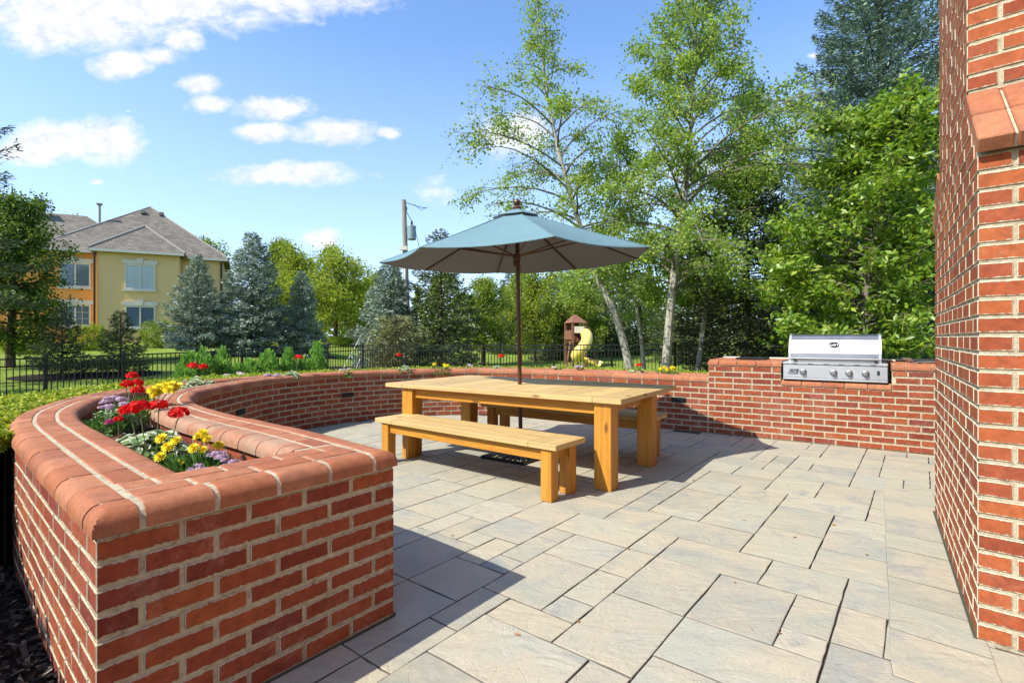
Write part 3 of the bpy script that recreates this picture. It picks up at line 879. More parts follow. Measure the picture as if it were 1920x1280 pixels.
# a few dropped leaves and seed husks on the paving
m, nt, out = newmat('dry_leaf')
isl = N(nt, 'NewGeometry').outputs['Random Per Island']
finish(nt, out, ramp(nt, isl, [(0, (0.05, 0.03, 0.02)), (0.6, (0.30, 0.16, 0.06)), (1, (0.35, 0.30, 0.08))]), 0.8)
lm = None
for px, py in ((1378, 1092), (1490, 1007), (1563, 984), (1462, 1188), (1085, 1166), (1410, 1180), (970, 1190), (1262, 826), (1395, 975), (1625, 1040), (848, 1004), (1520, 880), (1180, 1030), (1300, 900), (1210, 850)):
    if lm is None:
        q = MB(); q.add([(-0.016, 0, 0.002), (0, -0.008, 0.004), (0.017, 0, 0.003), (0, 0.009, 0.009)], [(0, 1, 2), (0, 2, 3)])
        o = q.build('fallen_leaf', m); lm = o
    else:
        o = lm.copy(); COL.objects.link(o)
    x, y = onplane(px, py); s = RD.uniform(0.6, 1.1); o.location = (x, y, 0.001); o.scale = (s, s, s); o.rotation_euler = (0, 0, RD.uniform(0, 6))
    tag(o, 'tiny dry brown leaf fallen on the pale pavers', 'leaf', 'dropped leaves on the patio')
# ---------------------------------------------------------------- table, benches
def slab_furniture(name, label, cat, org, d, L, W, zt, th, legs, leg_w, apron_h, endw, sidew, planks_across, inset_v=(0.03, None), group=None):
    """org = near-left corner on plan, d = long direction"""
    d = np.array(d)/np.linalg.norm(d); v = np.array([-d[1], d[0]])
    ang = math.atan2(d[1], d[0])
    t = thing(name, label, cat, group, (org[0], org[1], 0), ang)
    # local frame: x along the length, y across, built in place
    top = MB()
    e = 0.0012
    box(top, 0, endw-e, 0, W, zt-th, zt, grain=1, bev=0.003)
    box(top, L-endw+e, L, 0, W, zt-th, zt, grain=1, bev=0.003)
    box(top, endw+e, L-endw-e, 0, sidew-e, zt-th, zt-0.0006, grain=0, bev=0.003)
    if planks_across:
        box(top, endw+e, L-endw-e, W-sidew+e, W, zt-th, zt-0.0006, grain=0, bev=0.003)
        n_ = int((L-2*endw)/0.21); p_ = (L-2*endw)/n_
        for i in range(n_):
            box(top, endw+i*p_+0.002, endw+(i+1)*p_-0.002, sidew+e, W-sidew-e, zt-th+0.004, zt-RD.uniform(0.0005, 0.002), grain=1, bev=0.003)
    else:
        n_ = planks = 2; rem = W-sidew; p_ = rem/n_
        for i in range(n_):
            box(top, endw+e, L-endw-e, sidew+i*p_+e, sidew+(i+1)*p_-e, zt-th, zt-RD.uniform(0.0005, 0.0015), grain=0, bev=0.003)
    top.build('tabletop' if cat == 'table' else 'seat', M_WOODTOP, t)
    lg = []
    for x0, y0 in legs:
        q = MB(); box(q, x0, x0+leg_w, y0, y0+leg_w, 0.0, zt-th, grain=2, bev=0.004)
        q.build('leg', M_WOOD, t); lg.append((x0, y0))
    ap = MB(); za, zb = zt-th-apron_h, zt-th-0.0015
    xs_ = sorted(set(x for x, y in lg)); ys_ = sorted(set(y for x, y in lg))
    for y0 in ys_:
        box(ap, xs_[0]+leg_w, xs_[-1], y0+leg_w*0.25, y0+leg_w*0.25+0.04, za, zb, grain=0, bev=0.002)
    for x0 in xs_:
        box(ap, x0+leg_w*0.3, x0+leg_w*0.3+0.04, ys_[0]+leg_w, ys_[-1], za, zb, grain=1, bev=0.002)
    ap.build('apron', M_WOOD, t)
    return t
td = (0.826, -0.564); tv = (0.564, 0.826)
tc_ = (0.15, 5.43); TL, TW = 2.70, 1.44
org = (tc_[0]-td[0]*TL/2-tv[0]*TW/2, tc_[1]-td[1]*TL/2-tv[1]*TW/2)
LX = (0.22, TL-0.10-0.15)
table = slab_furniture('dining_table', 'large honey coloured wooden table with thick square legs and the umbrella through its middle', 'table', org, td, TL, TW, 0.755, 0.042, [(LX[0], 0.035), (LX[1], 0.035), (LX[0], 1.0), (LX[1], 1.0)], 0.15, 0.10, 0.25, 0.17, True)
bd = (0.781, -0.624)
bench = slab_furniture('wooden_bench', 'backless wooden bench in front of the table, nearer the camera', 'bench', (-1.378, 5.20), bd, 2.18, 0.43, 0.44, 0.042, [(0.08, 0.02), (2.18-0.055-0.1, 0.02), (0.08, 0.28), (2.18-0.055-0.1, 0.28)], 0.10, 0.095, 0.26, 0.15, False, group='wooden benches at the table')
b2 = copy_tree(bench); b2['label'] = 'backless wooden bench pushed under the far side of the table, by the brick wall'
b2.rotation_euler[2] = math.atan2(td[1], td[0])
b2.location = (tc_[0]+td[0]*(1.19-2.18)+tv[0]*0.5, tc_[1]+td[1]*(1.19-2.18)+tv[1]*0.5, 0)
# ---------------------------------------------------------------- umbrella
um = thing('patio_umbrella', 'blue grey market umbrella with dark wooden pole standing through the table', 'umbrella', loc=(0, 0, 0))
UB = (0.095, 5.44); UT = (0.05, 5.44)
def ux_(z): return lerp(UB[0], UT[0], z/2.6)
q = MB(); tube(q, [(ux_(0.06), 5.44, 0.06), (ux_(0.2), 5.44, 0.2), (ux_(2.57), 5.44, 2.57)], 0.021, 16); q.build('pole', M_DARKWOOD, um)
m, nt, out = newmat('canvas')
ob = N(nt, 'TexCoord').outputs['Object']
c = mix(nt, noise(nt, ob, 2.2, 4), (0.15, 0.265, 0.30), (0.19, 0.305, 0.335))
p_ = finish(nt, out, c, 0.8, mth(nt, 'ADD', mth(nt, 'MULTIPLY', noise(nt, ob, 400, 2), 0.12), noise(nt, mapping(nt, ob, (5, 5, 1)), 1.0, 4, 0.55, 1.2)), 0.5, 0.02, spec=0.2)
tl = nt.nodes.new('ShaderNodeBsdfTranslucent'); tl.inputs[0].default_value = (0.20, 0.17, 0.19, 1)
ms = N(nt, 'MixShader', {0: 0.22, 1: p_.outputs[0], 2: tl.outputs[0]}); nt.links.new(ms.outputs[0], out.inputs[0])
M_CANVAS = m
R_, ZR, ZA = 1.40, 2.075, 2.585
TH0 = math.radians(-41)
CV = [(1.27, 4.76), (1.335, 5.42), (0.78, 6.24), (-0.19, 6.60), (-1.07, 6.34), (-1.47, 5.72), (-0.845, 4.76), (0.345, 4.25)]
can = MB()
def cpt(ang_i, fr, r):
    """point on panel: ang_i index, fr 0..1 towards the next rib, r 0..1 out"""
    c0, c1 = CV[ang_i % 8], CV[(ang_i+1) % 8]
    p0 = ((c0[0]-UT[0])*r, (c0[1]-5.44)*r); p1 = ((c1[0]-UT[0])*r, (c1[1]-5.44)*r)
    s = 4*fr*(1-fr)
    zz = ZA-(ZA-ZR)*(r**0.93)-0.035*s*r*math.sin(min(1, r)*2.2)
    pull = 1-0.035*s*r**3
    return (UT[0]+lerp(p0[0], p1[0], fr)*pull, 5.44+lerp(p0[1], p1[1], fr)*pull, zz)
nr_, nf_ = 12, 8
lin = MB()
for k in range(8):
    V = []; F = []; FL = []
    for th_ in (0.0, -0.003):
        for i in range(nr_+1):
            for j in range(nf_+1):
                x, y, z = cpt(k, j/nf_, 0.02+0.98*i/nr_); V.append((x, y, z+th_))
    W_ = nf_+1; o2 = (nr_+1)*W_
    for i in range(nr_):
        for j in range(nf_):
            F.append((i*W_+j, (i+1)*W_+j, (i+1)*W_+j+1, i*W_+j+1))
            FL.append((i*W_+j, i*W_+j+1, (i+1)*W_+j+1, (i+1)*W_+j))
    for j in range(nf_): a = nr_*W_+j; F.append((a, o2+a, o2+a+1, a+1))
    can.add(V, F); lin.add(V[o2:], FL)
co = can.build('canopy', M_CANVAS, um, True)
lin.build('shaded_underside', simple('underside_shade_grey', (0.15, 0.165, 0.215), 0.85, var=0.05), co, True)  # canopy shade put into the colour: same fabric, greyer from below
hem = MB()
for k in range(8):
    tube(hem, [cpt(k, j/8, 1.0) for j in range(9)], 0.005, 5)
    tube(hem, [tuple(np.array(cpt(k, 0, r))+[0, 0, 0.002]) for r in (0.05, 0.4, 0.7, 1.0)], 0.0035, 4)
hem.build('hem', M_CANVAS, co)
vt = MB()
for k in range(8):
    V = []; F = []
    for i in range(4):
        for j in range(5):
            x, y, z = cpt(k, j/4, 0.02+0.155*i/3); V.append((x, y, z+0.028+0.006*i*0.2))
    for i in range(3):
        for j in range(4): F.append((i*5+j, (i+1)*5+j, (i+1)*5+j+1, i*5+j+1))
    vt.add(V, F)
vt.build('vent_cap', M_CANVAS, co, True)
for k in range(8):
    q = MB()
    pts = []
    for r in (0.03, 0.25, 0.5, 0.75, 0.985):
        x, y, z = cpt(k, 0, r); pts.append((x, y, z-0.016))
    tube(q, pts, 0.0095, 6); rib = q.build('rib', M_DARKWOOD, um)
    q = MB(); x, y, z = cpt(k, 0, 0.56)
    hx, hy = UT[0]+math.cos(TH0+k*math.pi/4)*0.035, 5.44+math.sin(TH0+k*math.pi/4)*0.035
    tube(q, [(hx, hy, 2.10), (x, y, z-0.025)], 0.0085, 6); q.build('strut', M_DARKWOOD, rib)
q = MB(); lathe(q, [(0.022, 1.98), (0.034, 1.99), (0.034, 2.06), (0.042, 2.07), (0.042, 2.115), (0.024, 2.12)], 16, (UT[0], 5.44, 0)); q.build('runner', M_DARKWOOD, um)
q = MB(); lathe(q, [(0.05, 2.575), (0.055, 2.60), (0.035, 2.625), (0.024, 2.635), (0.036, 2.645), (0.039, 2.667), (0.032, 2.687), (0.012, 2.70)], 18, (UT[0], 5.44, 0)); q.build('finial', M_DARKWOOD, um)
q = MB(); tube(q, [(ux_(1.9)+0.03, 5.42, 2.0), (ux_(1.2)+0.035, 5.41, 1.4), (ux_(1.0)+0.02, 5.42, 0.95)], 0.003, 5); q.build('cord', M_DARKWOOD, um)
# cast base
ub = thing('umbrella_base', 'black cast iron lattice umbrella base on the pavers under the table', 'umbrella base', loc=(0.05, 5.40, 0), rz=math.radians(-36))
q = MB(); s_ = 0.27
for a in range(4):
    ca, sa = math.cos(a*math.pi/2), math.sin(a*math.pi/2)
    Mq = lambda x, y, z: (x*ca-y*sa, x*sa+y*ca, z)
    box(q, -s_, s_-0.03, s_-0.03, s_, 0, 0.03, Mq, bev=0.004)
    box(q, 0.03, s_-0.02, -0.012, 0.012, 0.02, 0.05, Mq)
    n_ = 6
    for i in range(n_):
        t0 = -s_+0.03+i*(2*s_-0.06)/n_; t1 = t0+(2*s_-0.06)/n_; tm = (t0+t1)/2
        tube(q, [Mq(t0, s_-0.02, 0.03), Mq(tm*0.6, s_*0.45, 0.055)], 0.007, 5); tube(q, [Mq(t1, s_-0.02, 0.03), Mq(tm*0.6, s_*0.45, 0.055)], 0.007, 5)
lathe(q, [(0.17, 0.05), (0.17, 0.062), (0.05, 0.075), (0.035, 0.09), (0.032, 0.3), (0.028, 0.3)], 20)
q.build('base_plate', M_BLACK, ub)
def reanchor(t, loc):
    t.location = loc
    for ch in t.children: ch.location = (-loc[0], -loc[1], -loc[2])
def t_px(px, b=0.0):
    r = (px-960)/FPX; x0, y0 = gl(0, b)
    return (r*y0-x0)/(UD[0]-r*UD[1])
# ---------------------------------------------------------------- grill
gr = thing('gas_grill', 'stainless steel built-in gas grill with closed hood, set in the notch of the brick counter', 'grill')
ga, gb = T_N0+0.02, T_N1-0.035
def GM(x, y, z): p = gl(x, y); return (p[0], p[1], z)
q = MB()
box(q, ga, gb, 0.005, 0.62, ZT+0.004, 0.925, GM, bev=0.003)
box(q, ga-0.004, gb+0.004, -0.012, 0.64, 0.925, 0.955, GM, bev=0.006)
box(q, ga, gb, -0.006, 0.005, ZT+0.03, 0.915, GM, bev=0.004)
box(q, ga, gb, -0.02, 0.002, ZT+0.006, ZT+0.026, GM, bev=0.004)
body = q.build('control_panel', M_STEELD, gr)
q = MB()
prof = [(0.05, 0.955), (0.045, 1.0), (0.05, 1.06), (0.075, 1.14), (0.115, 1.215), (0.165, 1.262), (0.235, 1.283), (0.5, 1.283), (0.58, 1.24), (0.62, 1.1), (0.62, 0.955)]
ha, hb = ga+0.055, gb-0.055
def hood(mb, xa, xb, gr_=0.0):
    n_ = len(prof); V = []
    cy, cz = 0.33, 1.0
    P = [(cy+(y-cy)*(1+gr_), cz+(z-cz)*(1+gr_) if z > 0.96 else z) for y, z in prof]
    for x in (xa, xb):
        for y, z in P: V.append(GM(x, y, z))
    F = [(k, n_+k, n_+(k+1) % n_, (k+1) % n_) for k in range(n_)]+[tuple(range(n_)), tuple(range(2*n_-1, n_-1, -1))]
    mb.add(V, F)
hood(q, ha+0.02, hb-0.02)
hd = q.build('hood', M_STEEL, gr)
for a, b in ((ha, ha+0.024), (hb-0.024, hb)): q = MB(); hood(q, a, b, 0.03); q.build('hood_end', M_STEELD, hd)
q = MB(); tube(q, [GM(ha+0.03, -0.035, 1.0), GM(hb-0.03, -0.035, 1.0)], 0.013, 12)
q.build('handle', M_STEEL, gr)
for x in (ha+0.06, hb-0.06):
    q = MB(); tube(q, [GM(x, 0.06, 0.985), GM(x, -0.035, 1.0)], [0.017, 0.02], 10); q.build('handle_bracket', M_BLACK, gr)
xg = t_px(1563)
q = MB()
for r0, r1, dy in ((0.052, 0.040, 0.0), (0.030, 0.022, 0.002)):
    V = []; F = []
    for k in range(24):
        a = 2*math.pi*k/24
        for r, y in ((r0, 0.0), (r0*0.97, -0.010), (r1, -0.010), (r1*0.98, 0.0)):
            V.append(GM(xg+math.cos(a)*r, 0.082+y+math.sin(a)*r*0.28, 1.165+math.sin(a)*r*0.62))
    for k in range(24):
        for j in range(3): F.append((k*4+j, ((k+1) % 24)*4+j, ((k+1) % 24)*4+j+1, k*4+j+1))
    q.add(V, F)
q.build('hood_emblem', M_BLACK, hd)
for px in (1506, 1563, 1592, 1623):
    x = t_px(px); q = MB()
    def KM(a, b, c, x=x): return GM(x+a, -0.008-c, 0.838+b)
    lathe(q, [(0.034, 0.0), (0.034, 0.006), (0.026, 0.009), (0.026, 0.034), (0.022, 0.040), (0.012, 0.041)], 20, (0, 0, 0), M=KM)
    kn = q.build('knob', M_STEEL, gr, False)
    q = MB(); lathe(q, [(0.037, -0.001), (0.037, 0.003)], 20, (0, 0, 0), M=KM); q.build('bezel', M_BLACK, kn)
x = t_px(1647); q = MB(); box(q, x-0.012, x+0.012, -0.012, -0.004, 0.825, 0.872, GM, bev=0.002); box(q, x-0.006, x+0.006, -0.016, -0.01, 0.832, 0.846, GM); q.build('igniter_switch', M_BLACK, gr)
for i in range(6):
    pass
for px in (1491, 1520, 1549, 1577, 1607, 1638):
    q = MB(); x = t_px(px); box(q, x-0.028, x+0.028, -0.0145, -0.010, 0.932, 0.938, GM); q.build('vent_slot', M_BLACK, gr)
# the maker's badge
x = t_px(1487.5); q = MB()
def quadring(x0, x1, z0, z1, w, sh):
    P = lambda X, Z: GM(X+sh*(Z-z0)/(z1-z0), -0.0105, Z)
    for a, b, c, d in ((x0, x1, z0, z0+w), (x0, x1, z1-w, z1), (x0, x0+w, z0+w, z1-w), (x1-w, x1, z0+w, z1-w)):
        q.add([P(a, c), P(b, c), P(b, d), P(a, d)], [(0, 1, 2, 3)])
quadring(x-0.052, x+0.042, 0.812, 0.868, 0.005, 0.02)
def text_mesh(txt, size, fn, shear=0.0, extr=0.0):
    cu = bpy.data.curves.new('lettering', 'FONT'); cu.body = txt; cu.size = size; cu.shear = shear; cu.align_x = 'CENTER'; cu.align_y = 'CENTER'; cu.offset = size*0.025
    ob_ = bpy.data.objects.new('lettering', cu); COL.objects.link(ob_)
    dg = bpy.context.evaluated_depsgraph_get(); me = bpy.data.meshes.new_from_object(ob_.evaluated_get(dg))
    V = [fn(v.co.x, v.co.y) for v in me.vertices]; F = [tuple(p.vertices) for p in me.polygons]
    bpy.data.objects.remove(ob_); bpy.data.curves.remove(cu); bpy.data.meshes.remove(me)
    return V, F
V, F = text_mesh('RCS', 0.044, lambda a, b: GM(x+0.006+a, -0.0106, 0.8405+b), 0.35)
q.add(V, F)
q.build('badge', M_BLACK, gr)
# plain lines of small print beside the first knob are too small to read: a faint etched patch
# things on the counter
tr = thing('griddle_tray', 'flat dark griddle tray lying on the brick counter left of the grill', 'tray')
q = MB(); x0, x1 = t_px(1384, 0.35), t_px(1438, 0.35)
box(q, x0, x1, 0.18, 0.58, 13*C+0.002, 13*C+0.014, GM, bev=0.004); box(q, x0-0.02, x0, 0.3, 0.46, 13*C+0.012, 13*C+0.022, GM, bev=0.003); box(q, x1, x1+0.02, 0.3, 0.46, 13*C+0.012, 13*C+0.022, GM, bev=0.003)
for a, b, c, d in ((x0, x1, 0.18, 0.19), (x0, x1, 0.57, 0.58), (x0, x0+0.01, 0.19, 0.57), (x1-0.01, x1, 0.19, 0.57)): box(q, a, b, c, d, 13*C+0.014, 13*C+0.026, GM)
q.build('griddle', M_BLACK, tr)
M_STONE = simple('cream_stone', (0.62, 0.56, 0.45), 0.8, var=0.15, nscale=5, bstr=0.3)
q = MB(); box(q, T_C0+0.02, T_END, 0.80, 0.87, 13*C-0.004, 13*C+0.016, GM, bev=0.004)
tag(q.build('stone_edging', M_STONE), 'pale stone edging strip along the back of the grill counter', 'edging')
q = MB(); x0 = t_px(1680, 0.5)
box(q, x0, T_END-0.05, 0.60, 0.66, 13*C+0.002, 13*C+0.04, GM, bev=0.006); tube(q, [GM(x0, 0.56, 13*C+0.02), GM(T_END-0.1, 0.56, 13*C+0.02)], 0.012, 8)
tag(q.build('grill_cover', M_BLACK), 'long black folded grill cover behind the utensils on the counter', 'grill cover')
ut = thing('grill_spatula', 'grey steel grill spatula with black handle resting on the counter by the chimney', 'spatula')
q = MB()
x0 = t_px(1703, 0.1)
def SM(a, b, c): return GM(x0+a*0.9-b*0.35, 0.14+b*0.9+a*0.2, 13*C+0.004+c+0.045*(1 if a < 0.05 else 0)*(1-a/0.05))
V = [GM(x0-0.055, 0.10, 13*C+0.06), GM(x0+0.025, 0.06, 13*C+0.052), GM(x0+0.06, 0.10, 13*C+0.008), GM(x0-0.01, 0.16, 13*C+0.012)]
q.add(V+[(a, b, c+0.003) for a, b, c in V], BOXF)
q.build('blade', M_STEELD, ut)
q = MB(); tube(q, [GM(x0+0.02, 0.12, 13*C+0.012), GM(x0+0.12, 0.10, 13*C+0.02), GM(x0+0.26, 0.06, 13*C+0.02)], [0.006, 0.009, 0.012], 8); q.build('handle', M_BLACK, ut)
tg = thing('grill_tongs', 'dark metal grill tongs lying beside the spatula on the counter', 'tongs')
q = MB(); 
for s in (-1, 1): tube(q, [GM(x0+0.09, 0.22+0.02*s, 13*C+0.012), GM(x0+0.2, 0.2+0.028*s, 13*C+0.022), GM(x0+0.34, 0.17, 13*C+0.016)], [0.012, 0.008, 0.007], 6)
q.build('arm', M_BLACK, tg)
# ---------------------------------------------------------------- fence
fc = thing('picket_fence', 'black aluminium picket fence running round the garden behind the hedge', 'fence')
sc1 = 0.81
f1 = [(-12.9*sc1+1.017*sc1*i, 14.3*sc1+1.524*sc1*i) for i in range(-3, 6)]
f2 = [(-5.48+1.70*i, 19.0-0.667*i) for i in range(0, 12)]
fp = f1+f2
def ftop(x, y):
    if y > 18.9 or x > -5.4: return lerp(0.975, 1.06, min(1, max(0, (x+5.5)/9)))
    return lerp(0.80, 0.975, max(0, min(1.2, (y-11.2)/7.8)))
for i, (x, y) in enumerate(fp):
    q = MB(); zt = ftop(x, y)
    box(q, x-0.03, x+0.03, y-0.03, y+0.03, zt-1.35, zt+0.05); box(q, x-0.035, x+0.035, y-0.035, y+0.035, zt+0.05, zt+0.07)
    q.build('fence_post', M_FENCE, fc)
for (x0, y0), (x1, y1) in zip(fp[:-1], fp[1:]):
    q = MB(); L_ = math.hypot(x1-x0, y1-y0); dx, dy = (x1-x0)/L_, (y1-y0)/L_
    za, zb = ftop(x0, y0), ftop(x1, y1)
    FM = lambda a, b, c: (x0+dx*a-dy*b, y0+dy*a+dx*b, c+lerp(za, zb, a/L_))
    for z in (-0.02, -0.18, -1.12): box(q, 0.03, L_-0.03, -0.013, 0.013, z-0.015, z+0.015, FM)
    n_ = int(L_/0.105)
    for k in range(1, n_): a = L_*k/n_; box(q, a-0.009, a+0.009, -0.009, 0.009, -1.22, -0.006, FM)
    q.build('fence_panel', M_FENCE, fc)
# ---------------------------------------------------------------- foliage machinery
def unit(v): return v/np.maximum(np.linalg.norm(v, axis=1), 1e-9)[:, None]
def leafmesh(name, P, L, W, mat, parent, up=0.7, D=None, flat=0.0, fold=False):
    n_ = len(P); P = np.asarray(P, float)
    Nn = unit(NR.normal(size=(n_, 3))+np.array([0, 0, up*1.5]))
    if D is None:
        D = NR.normal(size=(n_, 3))
    D = unit(D-Nn*(D*Nn).sum(1)[:, None]*(1-flat))
    S = unit(np.cross(Nn, D))
    l = NR.uniform(0.7, 1.2, (n_, 1))*L; w = l*(W/L)
    if fold:
        V = np.stack([P, P+D*l*0.45-S*w*0.5+Nn*w*0.18, P+D*l, P+D*l*0.45+S*w*0.5+Nn*w*0.18], 1).reshape(-1, 3)
        b = np.arange(n_)[:, None]*4
        F = np.concatenate([b+[0, 1, 2], b+[0, 2, 3]], 1).reshape(-1, 3)
    else:
        V = np.stack([P, P+D*l*0.42-S*w*0.5, P+D*l, P+D*l*0.42+S*w*0.5], 1).reshape(-1, 3)
        F = np.arange(n_*4).reshape(-1, 4)
    return npmesh(name, V, F, mat, parent)
def decid(Ht, cb, env, trunk, tr_r, nprim, nleaf, L, W, lmat, bmat, elev=(55, 15), droop=0.12, clump=0.16, up=0.7, sec=6, gam=1.2, fold=False, prim_leaf=0.25, seed=1, vary=0.7):
    """returns trunk mesh builder and leaf arrays for a broad-leaved tree standing at the origin"""
    r_ = random.Random(seed)
    q = MB()
    tp = [np.array(p, float) for p in trunk]
    hs = [p[2] for p in tp]
    def tpos(z): return np.array([np.interp(z, hs, [p[0] for p in tp]), np.interp(z, hs, [p[1] for p in tp]), z])
    zz = np.linspace(hs[0], hs[-1], 14)
    tube(q, [tpos(z) for z in zz], [tr_r*(1-0.93*((z-hs[0])/(hs[-1]-hs[0])))+0.006+(0.25*tr_r if i == 0 else 0) for i, z in enumerate(zz)], 9)
    segs = []
    for i in range(nprim):
        t = (i+r_.random())/nprim; z = lerp(cb, hs[-1]*0.98, t)
        az = i*2.39996+r_.uniform(-0.4, 0.4)
        Lb = env(t, az)*r_.uniform(vary, 1.22)
        if Lb < 0.1: continue
        e = math.radians(lerp(elev[0], elev[1], 1-t)+r_.uniform(-12, 12))
        d = np.array([math.cos(az)*math.cos(e), math.sin(az)*math.cos(e), math.sin(e)])
        p = tpos(z); pts = [p]; n_ = 6
        for k in range(n_):
            d = d+np.array([r_.uniform(-.12, .12), r_.uniform(-.12, .12), -droop+r_.uniform(-.05, .05)]); d /= np.linalg.norm(d)
            p = p+d*Lb/n_; pts.append(p)
        r0 = tr_r*0.38*(1-0.6*t)*min(1, Lb/2+0.3)
        tube(q, pts, [max(0.004, r0*(1-0.85*k/n_)) for k in range(n_+1)], 5, m=1, caps=False)
        wgt = r_.gammavariate(gam, 1)
        for a, b in zip(pts[2:-1], pts[3:]): segs.append((a, b, prim_leaf*wgt))
        for s in range(sec):
            u = r_.uniform(0.25, 1.0)*n_; k = min(n_-1, int(u)); b0 = pts[k]+(pts[k+1]-pts[k])*(u-k)
            dd = (pts[k+1]-pts[k]); dd = dd/np.linalg.norm(dd)
            d2 = dd*0.75+np.array([r_.uniform(-1, 1), r_.uniform(-1, 1), r_.uniform(-.55, .6)]); d2 /= np.linalg.norm(d2)
            l2 = Lb*r_.uniform(0.22, 0.48)*(1.1-0.4*u/n_)
            m_ = b0+d2*l2*0.5; e_ = b0+d2*l2+np.array([0, 0, -droop*l2*1.2])
            tube(q, [b0, m_, e_], [max(0.003, r0*0.3), max(0.003, r0*0.2), 0.002], 3, m=1, caps=False)
            w2 = r_.gammavariate(gam, 1)
            segs.append((b0+d2*l2*0.25, m_, w2)); segs.append((m_, e_, w2*1.3))
    A = np.array([s[0] for s in segs]); B = np.array([s[1] for s in segs]); w = np.array([s[2]*np.linalg.norm(s[1]-s[0]) for s in segs])
    k = NR.choice(len(segs), nleaf, p=w/w.sum())
    P = A[k]+(B[k]-A[k])*NR.random((nleaf, 1))+NR.normal(size=(nleaf, 3))*clump*[1, 1, 0.8]
    P[:, 2] = np.maximum(P[:, 2], 0.15)
    return q, P
def make_decid(name, label, cat, loc, rz=0, group=None, lmat=None, bmat=None, L=0.07, W=0.05, up=0.7, fold=False, sc=1.0, **kw):
    q, P = decid(L=L, W=W, lmat=lmat, bmat=bmat, up=up, fold=fold, **kw)
    t = thing(name, label, cat, group, loc, rz); t.scale = (sc, sc, sc)
    q.build('trunk', [bmat, bmat], t); leafmesh('crown', P, L, W, lmat, t, up=up, fold=fold)
    return t
def spruce(Ht, Rb, z0, nb, dens, L, W, seed=1, droop=0.25, uptip=0.35, shape=0.85, bare=0.0, gap=0.12, topn=1.0):
    r_ = random.Random(seed); q = MB()
    tube(q, [(0, 0, -0.3), (0.02*Ht*0.3, 0, Ht*0.4), (0, 0, Ht)], [Ht*0.018+0.02, Ht*0.012, 0.008], 8)
    Ps = []; Ds = []
    for i in range(nb):
        t = (i+r_.random())/nb; z = lerp(z0, Ht*0.985, t**1.08)
        h = (z-z0)/(Ht-z0)
        Lb = Rb*((1-h)**shape)*r_.uniform(0.72, 1.15)+0.05
        if r_.random() < gap: Lb *= 0.6
        az = i*2.39996+r_.uniform(-0.35, 0.35); ca, sa = math.cos(az), math.sin(az)
        e0 = lerp(-droop*0.4, 0.9, h**1.5); n_ = 6; pts = [np.array([0, 0, z])]
        for k in range(n_):
            u = (k+1)/n_; e = e0-droop*math.sin(u*2.6)+uptip*u*u
            pts.append(pts[-1]+np.array([ca*math.cos(e), sa*math.cos(e), math.sin(e)])*Lb/n_)
        tube(q, pts, [max(0.004, 0.011*Lb*(1-0.85*k/n_)+0.004) for k in range(n_+1)], 4, caps=False)
        m_ = int(dens*Lb*Lb*0.9+dens*Lb*0.5+8)
        u = NR.random(m_)**0.7*(1-bare)+bare
        wv = (0.42*Lb*(1-u)**0.7+0.05)*np.where(u < 0.25, u*4, 1)
        off = NR.uniform(-1, 1, m_); pk = np.array(pts)
        x = u*n_; k = np.minimum(n_-1, x.astype(int)); P = pk[k]+(pk[k+1]-pk[k])*(x-k)[:, None]
        side = np.array([-sa, ca, 0])
        P = P+side*(off*wv)[:, None]+np.array([ca, sa, 0])*(np.abs(off)*wv*0.55)[:, None]
        P[:, 2] += -np.abs(off)*wv*0.18+NR.normal(size=m_)*(0.025+0.02*Lb)
        Dv = np.array([ca, sa, 0])*0.9+side[None]*(np.sign(off)*0.75)[:, None]+NR.normal(size=(m_, 3))*0.35
        Dv[:, 2] += 0.15-0.1*NR.random(m_)
        Ps.append(P); Ds.append(Dv)
    return q, np.concatenate(Ps), np.concatenate(Ds)
def make_spruce(name, label, cat, loc, rz=0, group=None, mat=None, bmat=None, L=0.12, W=0.035, **kw):
    q, P, D = spruce(L=L, W=W, **kw)
    t = thing(name, label, cat, group, loc, rz)
    q.build('trunk', bmat, t); leafmesh('crown', P, L, W, mat, t, up=0.9, D=D, flat=0.3)
    return t
G = lambda *a: [(i/(len(a)-1), c) for i, c in enumerate(a)]
L_BIRCH = leaf_mat('birch_leaves', G((0.14, 0.23, 0.045), (0.21, 0.32, 0.065), (0.27, 0.38, 0.08), (0.38, 0.42, 0.09)), 0.45, 0.5)
L_MAG = leaf_mat('broad_glossy_leaves', G((0.091, 0.176, 0.020), (0.166, 0.284, 0.034), (0.242, 0.365, 0.047), (0.363, 0.419, 0.061)), 0.42, 0.35, spec=0.5)
L_DEC = leaf_mat('maple_leaves', G((0.089, 0.145, 0.022), (0.162, 0.246, 0.036), (0.244, 0.304, 0.043), (0.325, 0.362, 0.058)), 0.4)
L_MAPLE = leaf_mat('deep_maple_leaves', G((0.04, 0.08, 0.015), (0.08, 0.15, 0.022), (0.13, 0.20, 0.035), (0.2, 0.26, 0.05)), 0.3)
L_LIME = leaf_mat('lime_leaves', G((0.145, 0.204, 0.024), (0.224, 0.300, 0.036), (0.304, 0.348, 0.048), (0.370, 0.372, 0.060)), 0.45)
L_DARK = leaf_mat('dark_leaves', G((0.025, 0.05, 0.012), (0.045, 0.085, 0.018), (0.08, 0.12, 0.025)), 0.3)
L_BLUE = leaf_mat('blue_spruce_needles', G((0.101, 0.150, 0.113), (0.202, 0.262, 0.200), (0.336, 0.398, 0.311), (0.538, 0.585, 0.469)), 0.12, 0.6, (1, 1.1, 0.9))
L_BLUE2 = leaf_mat('grey_green_needles', G((0.05, 0.085, 0.06), (0.12, 0.18, 0.13), (0.20, 0.28, 0.21), (0.30, 0.39, 0.31)), 0.12, 0.6, (1, 1.1, 0.9))
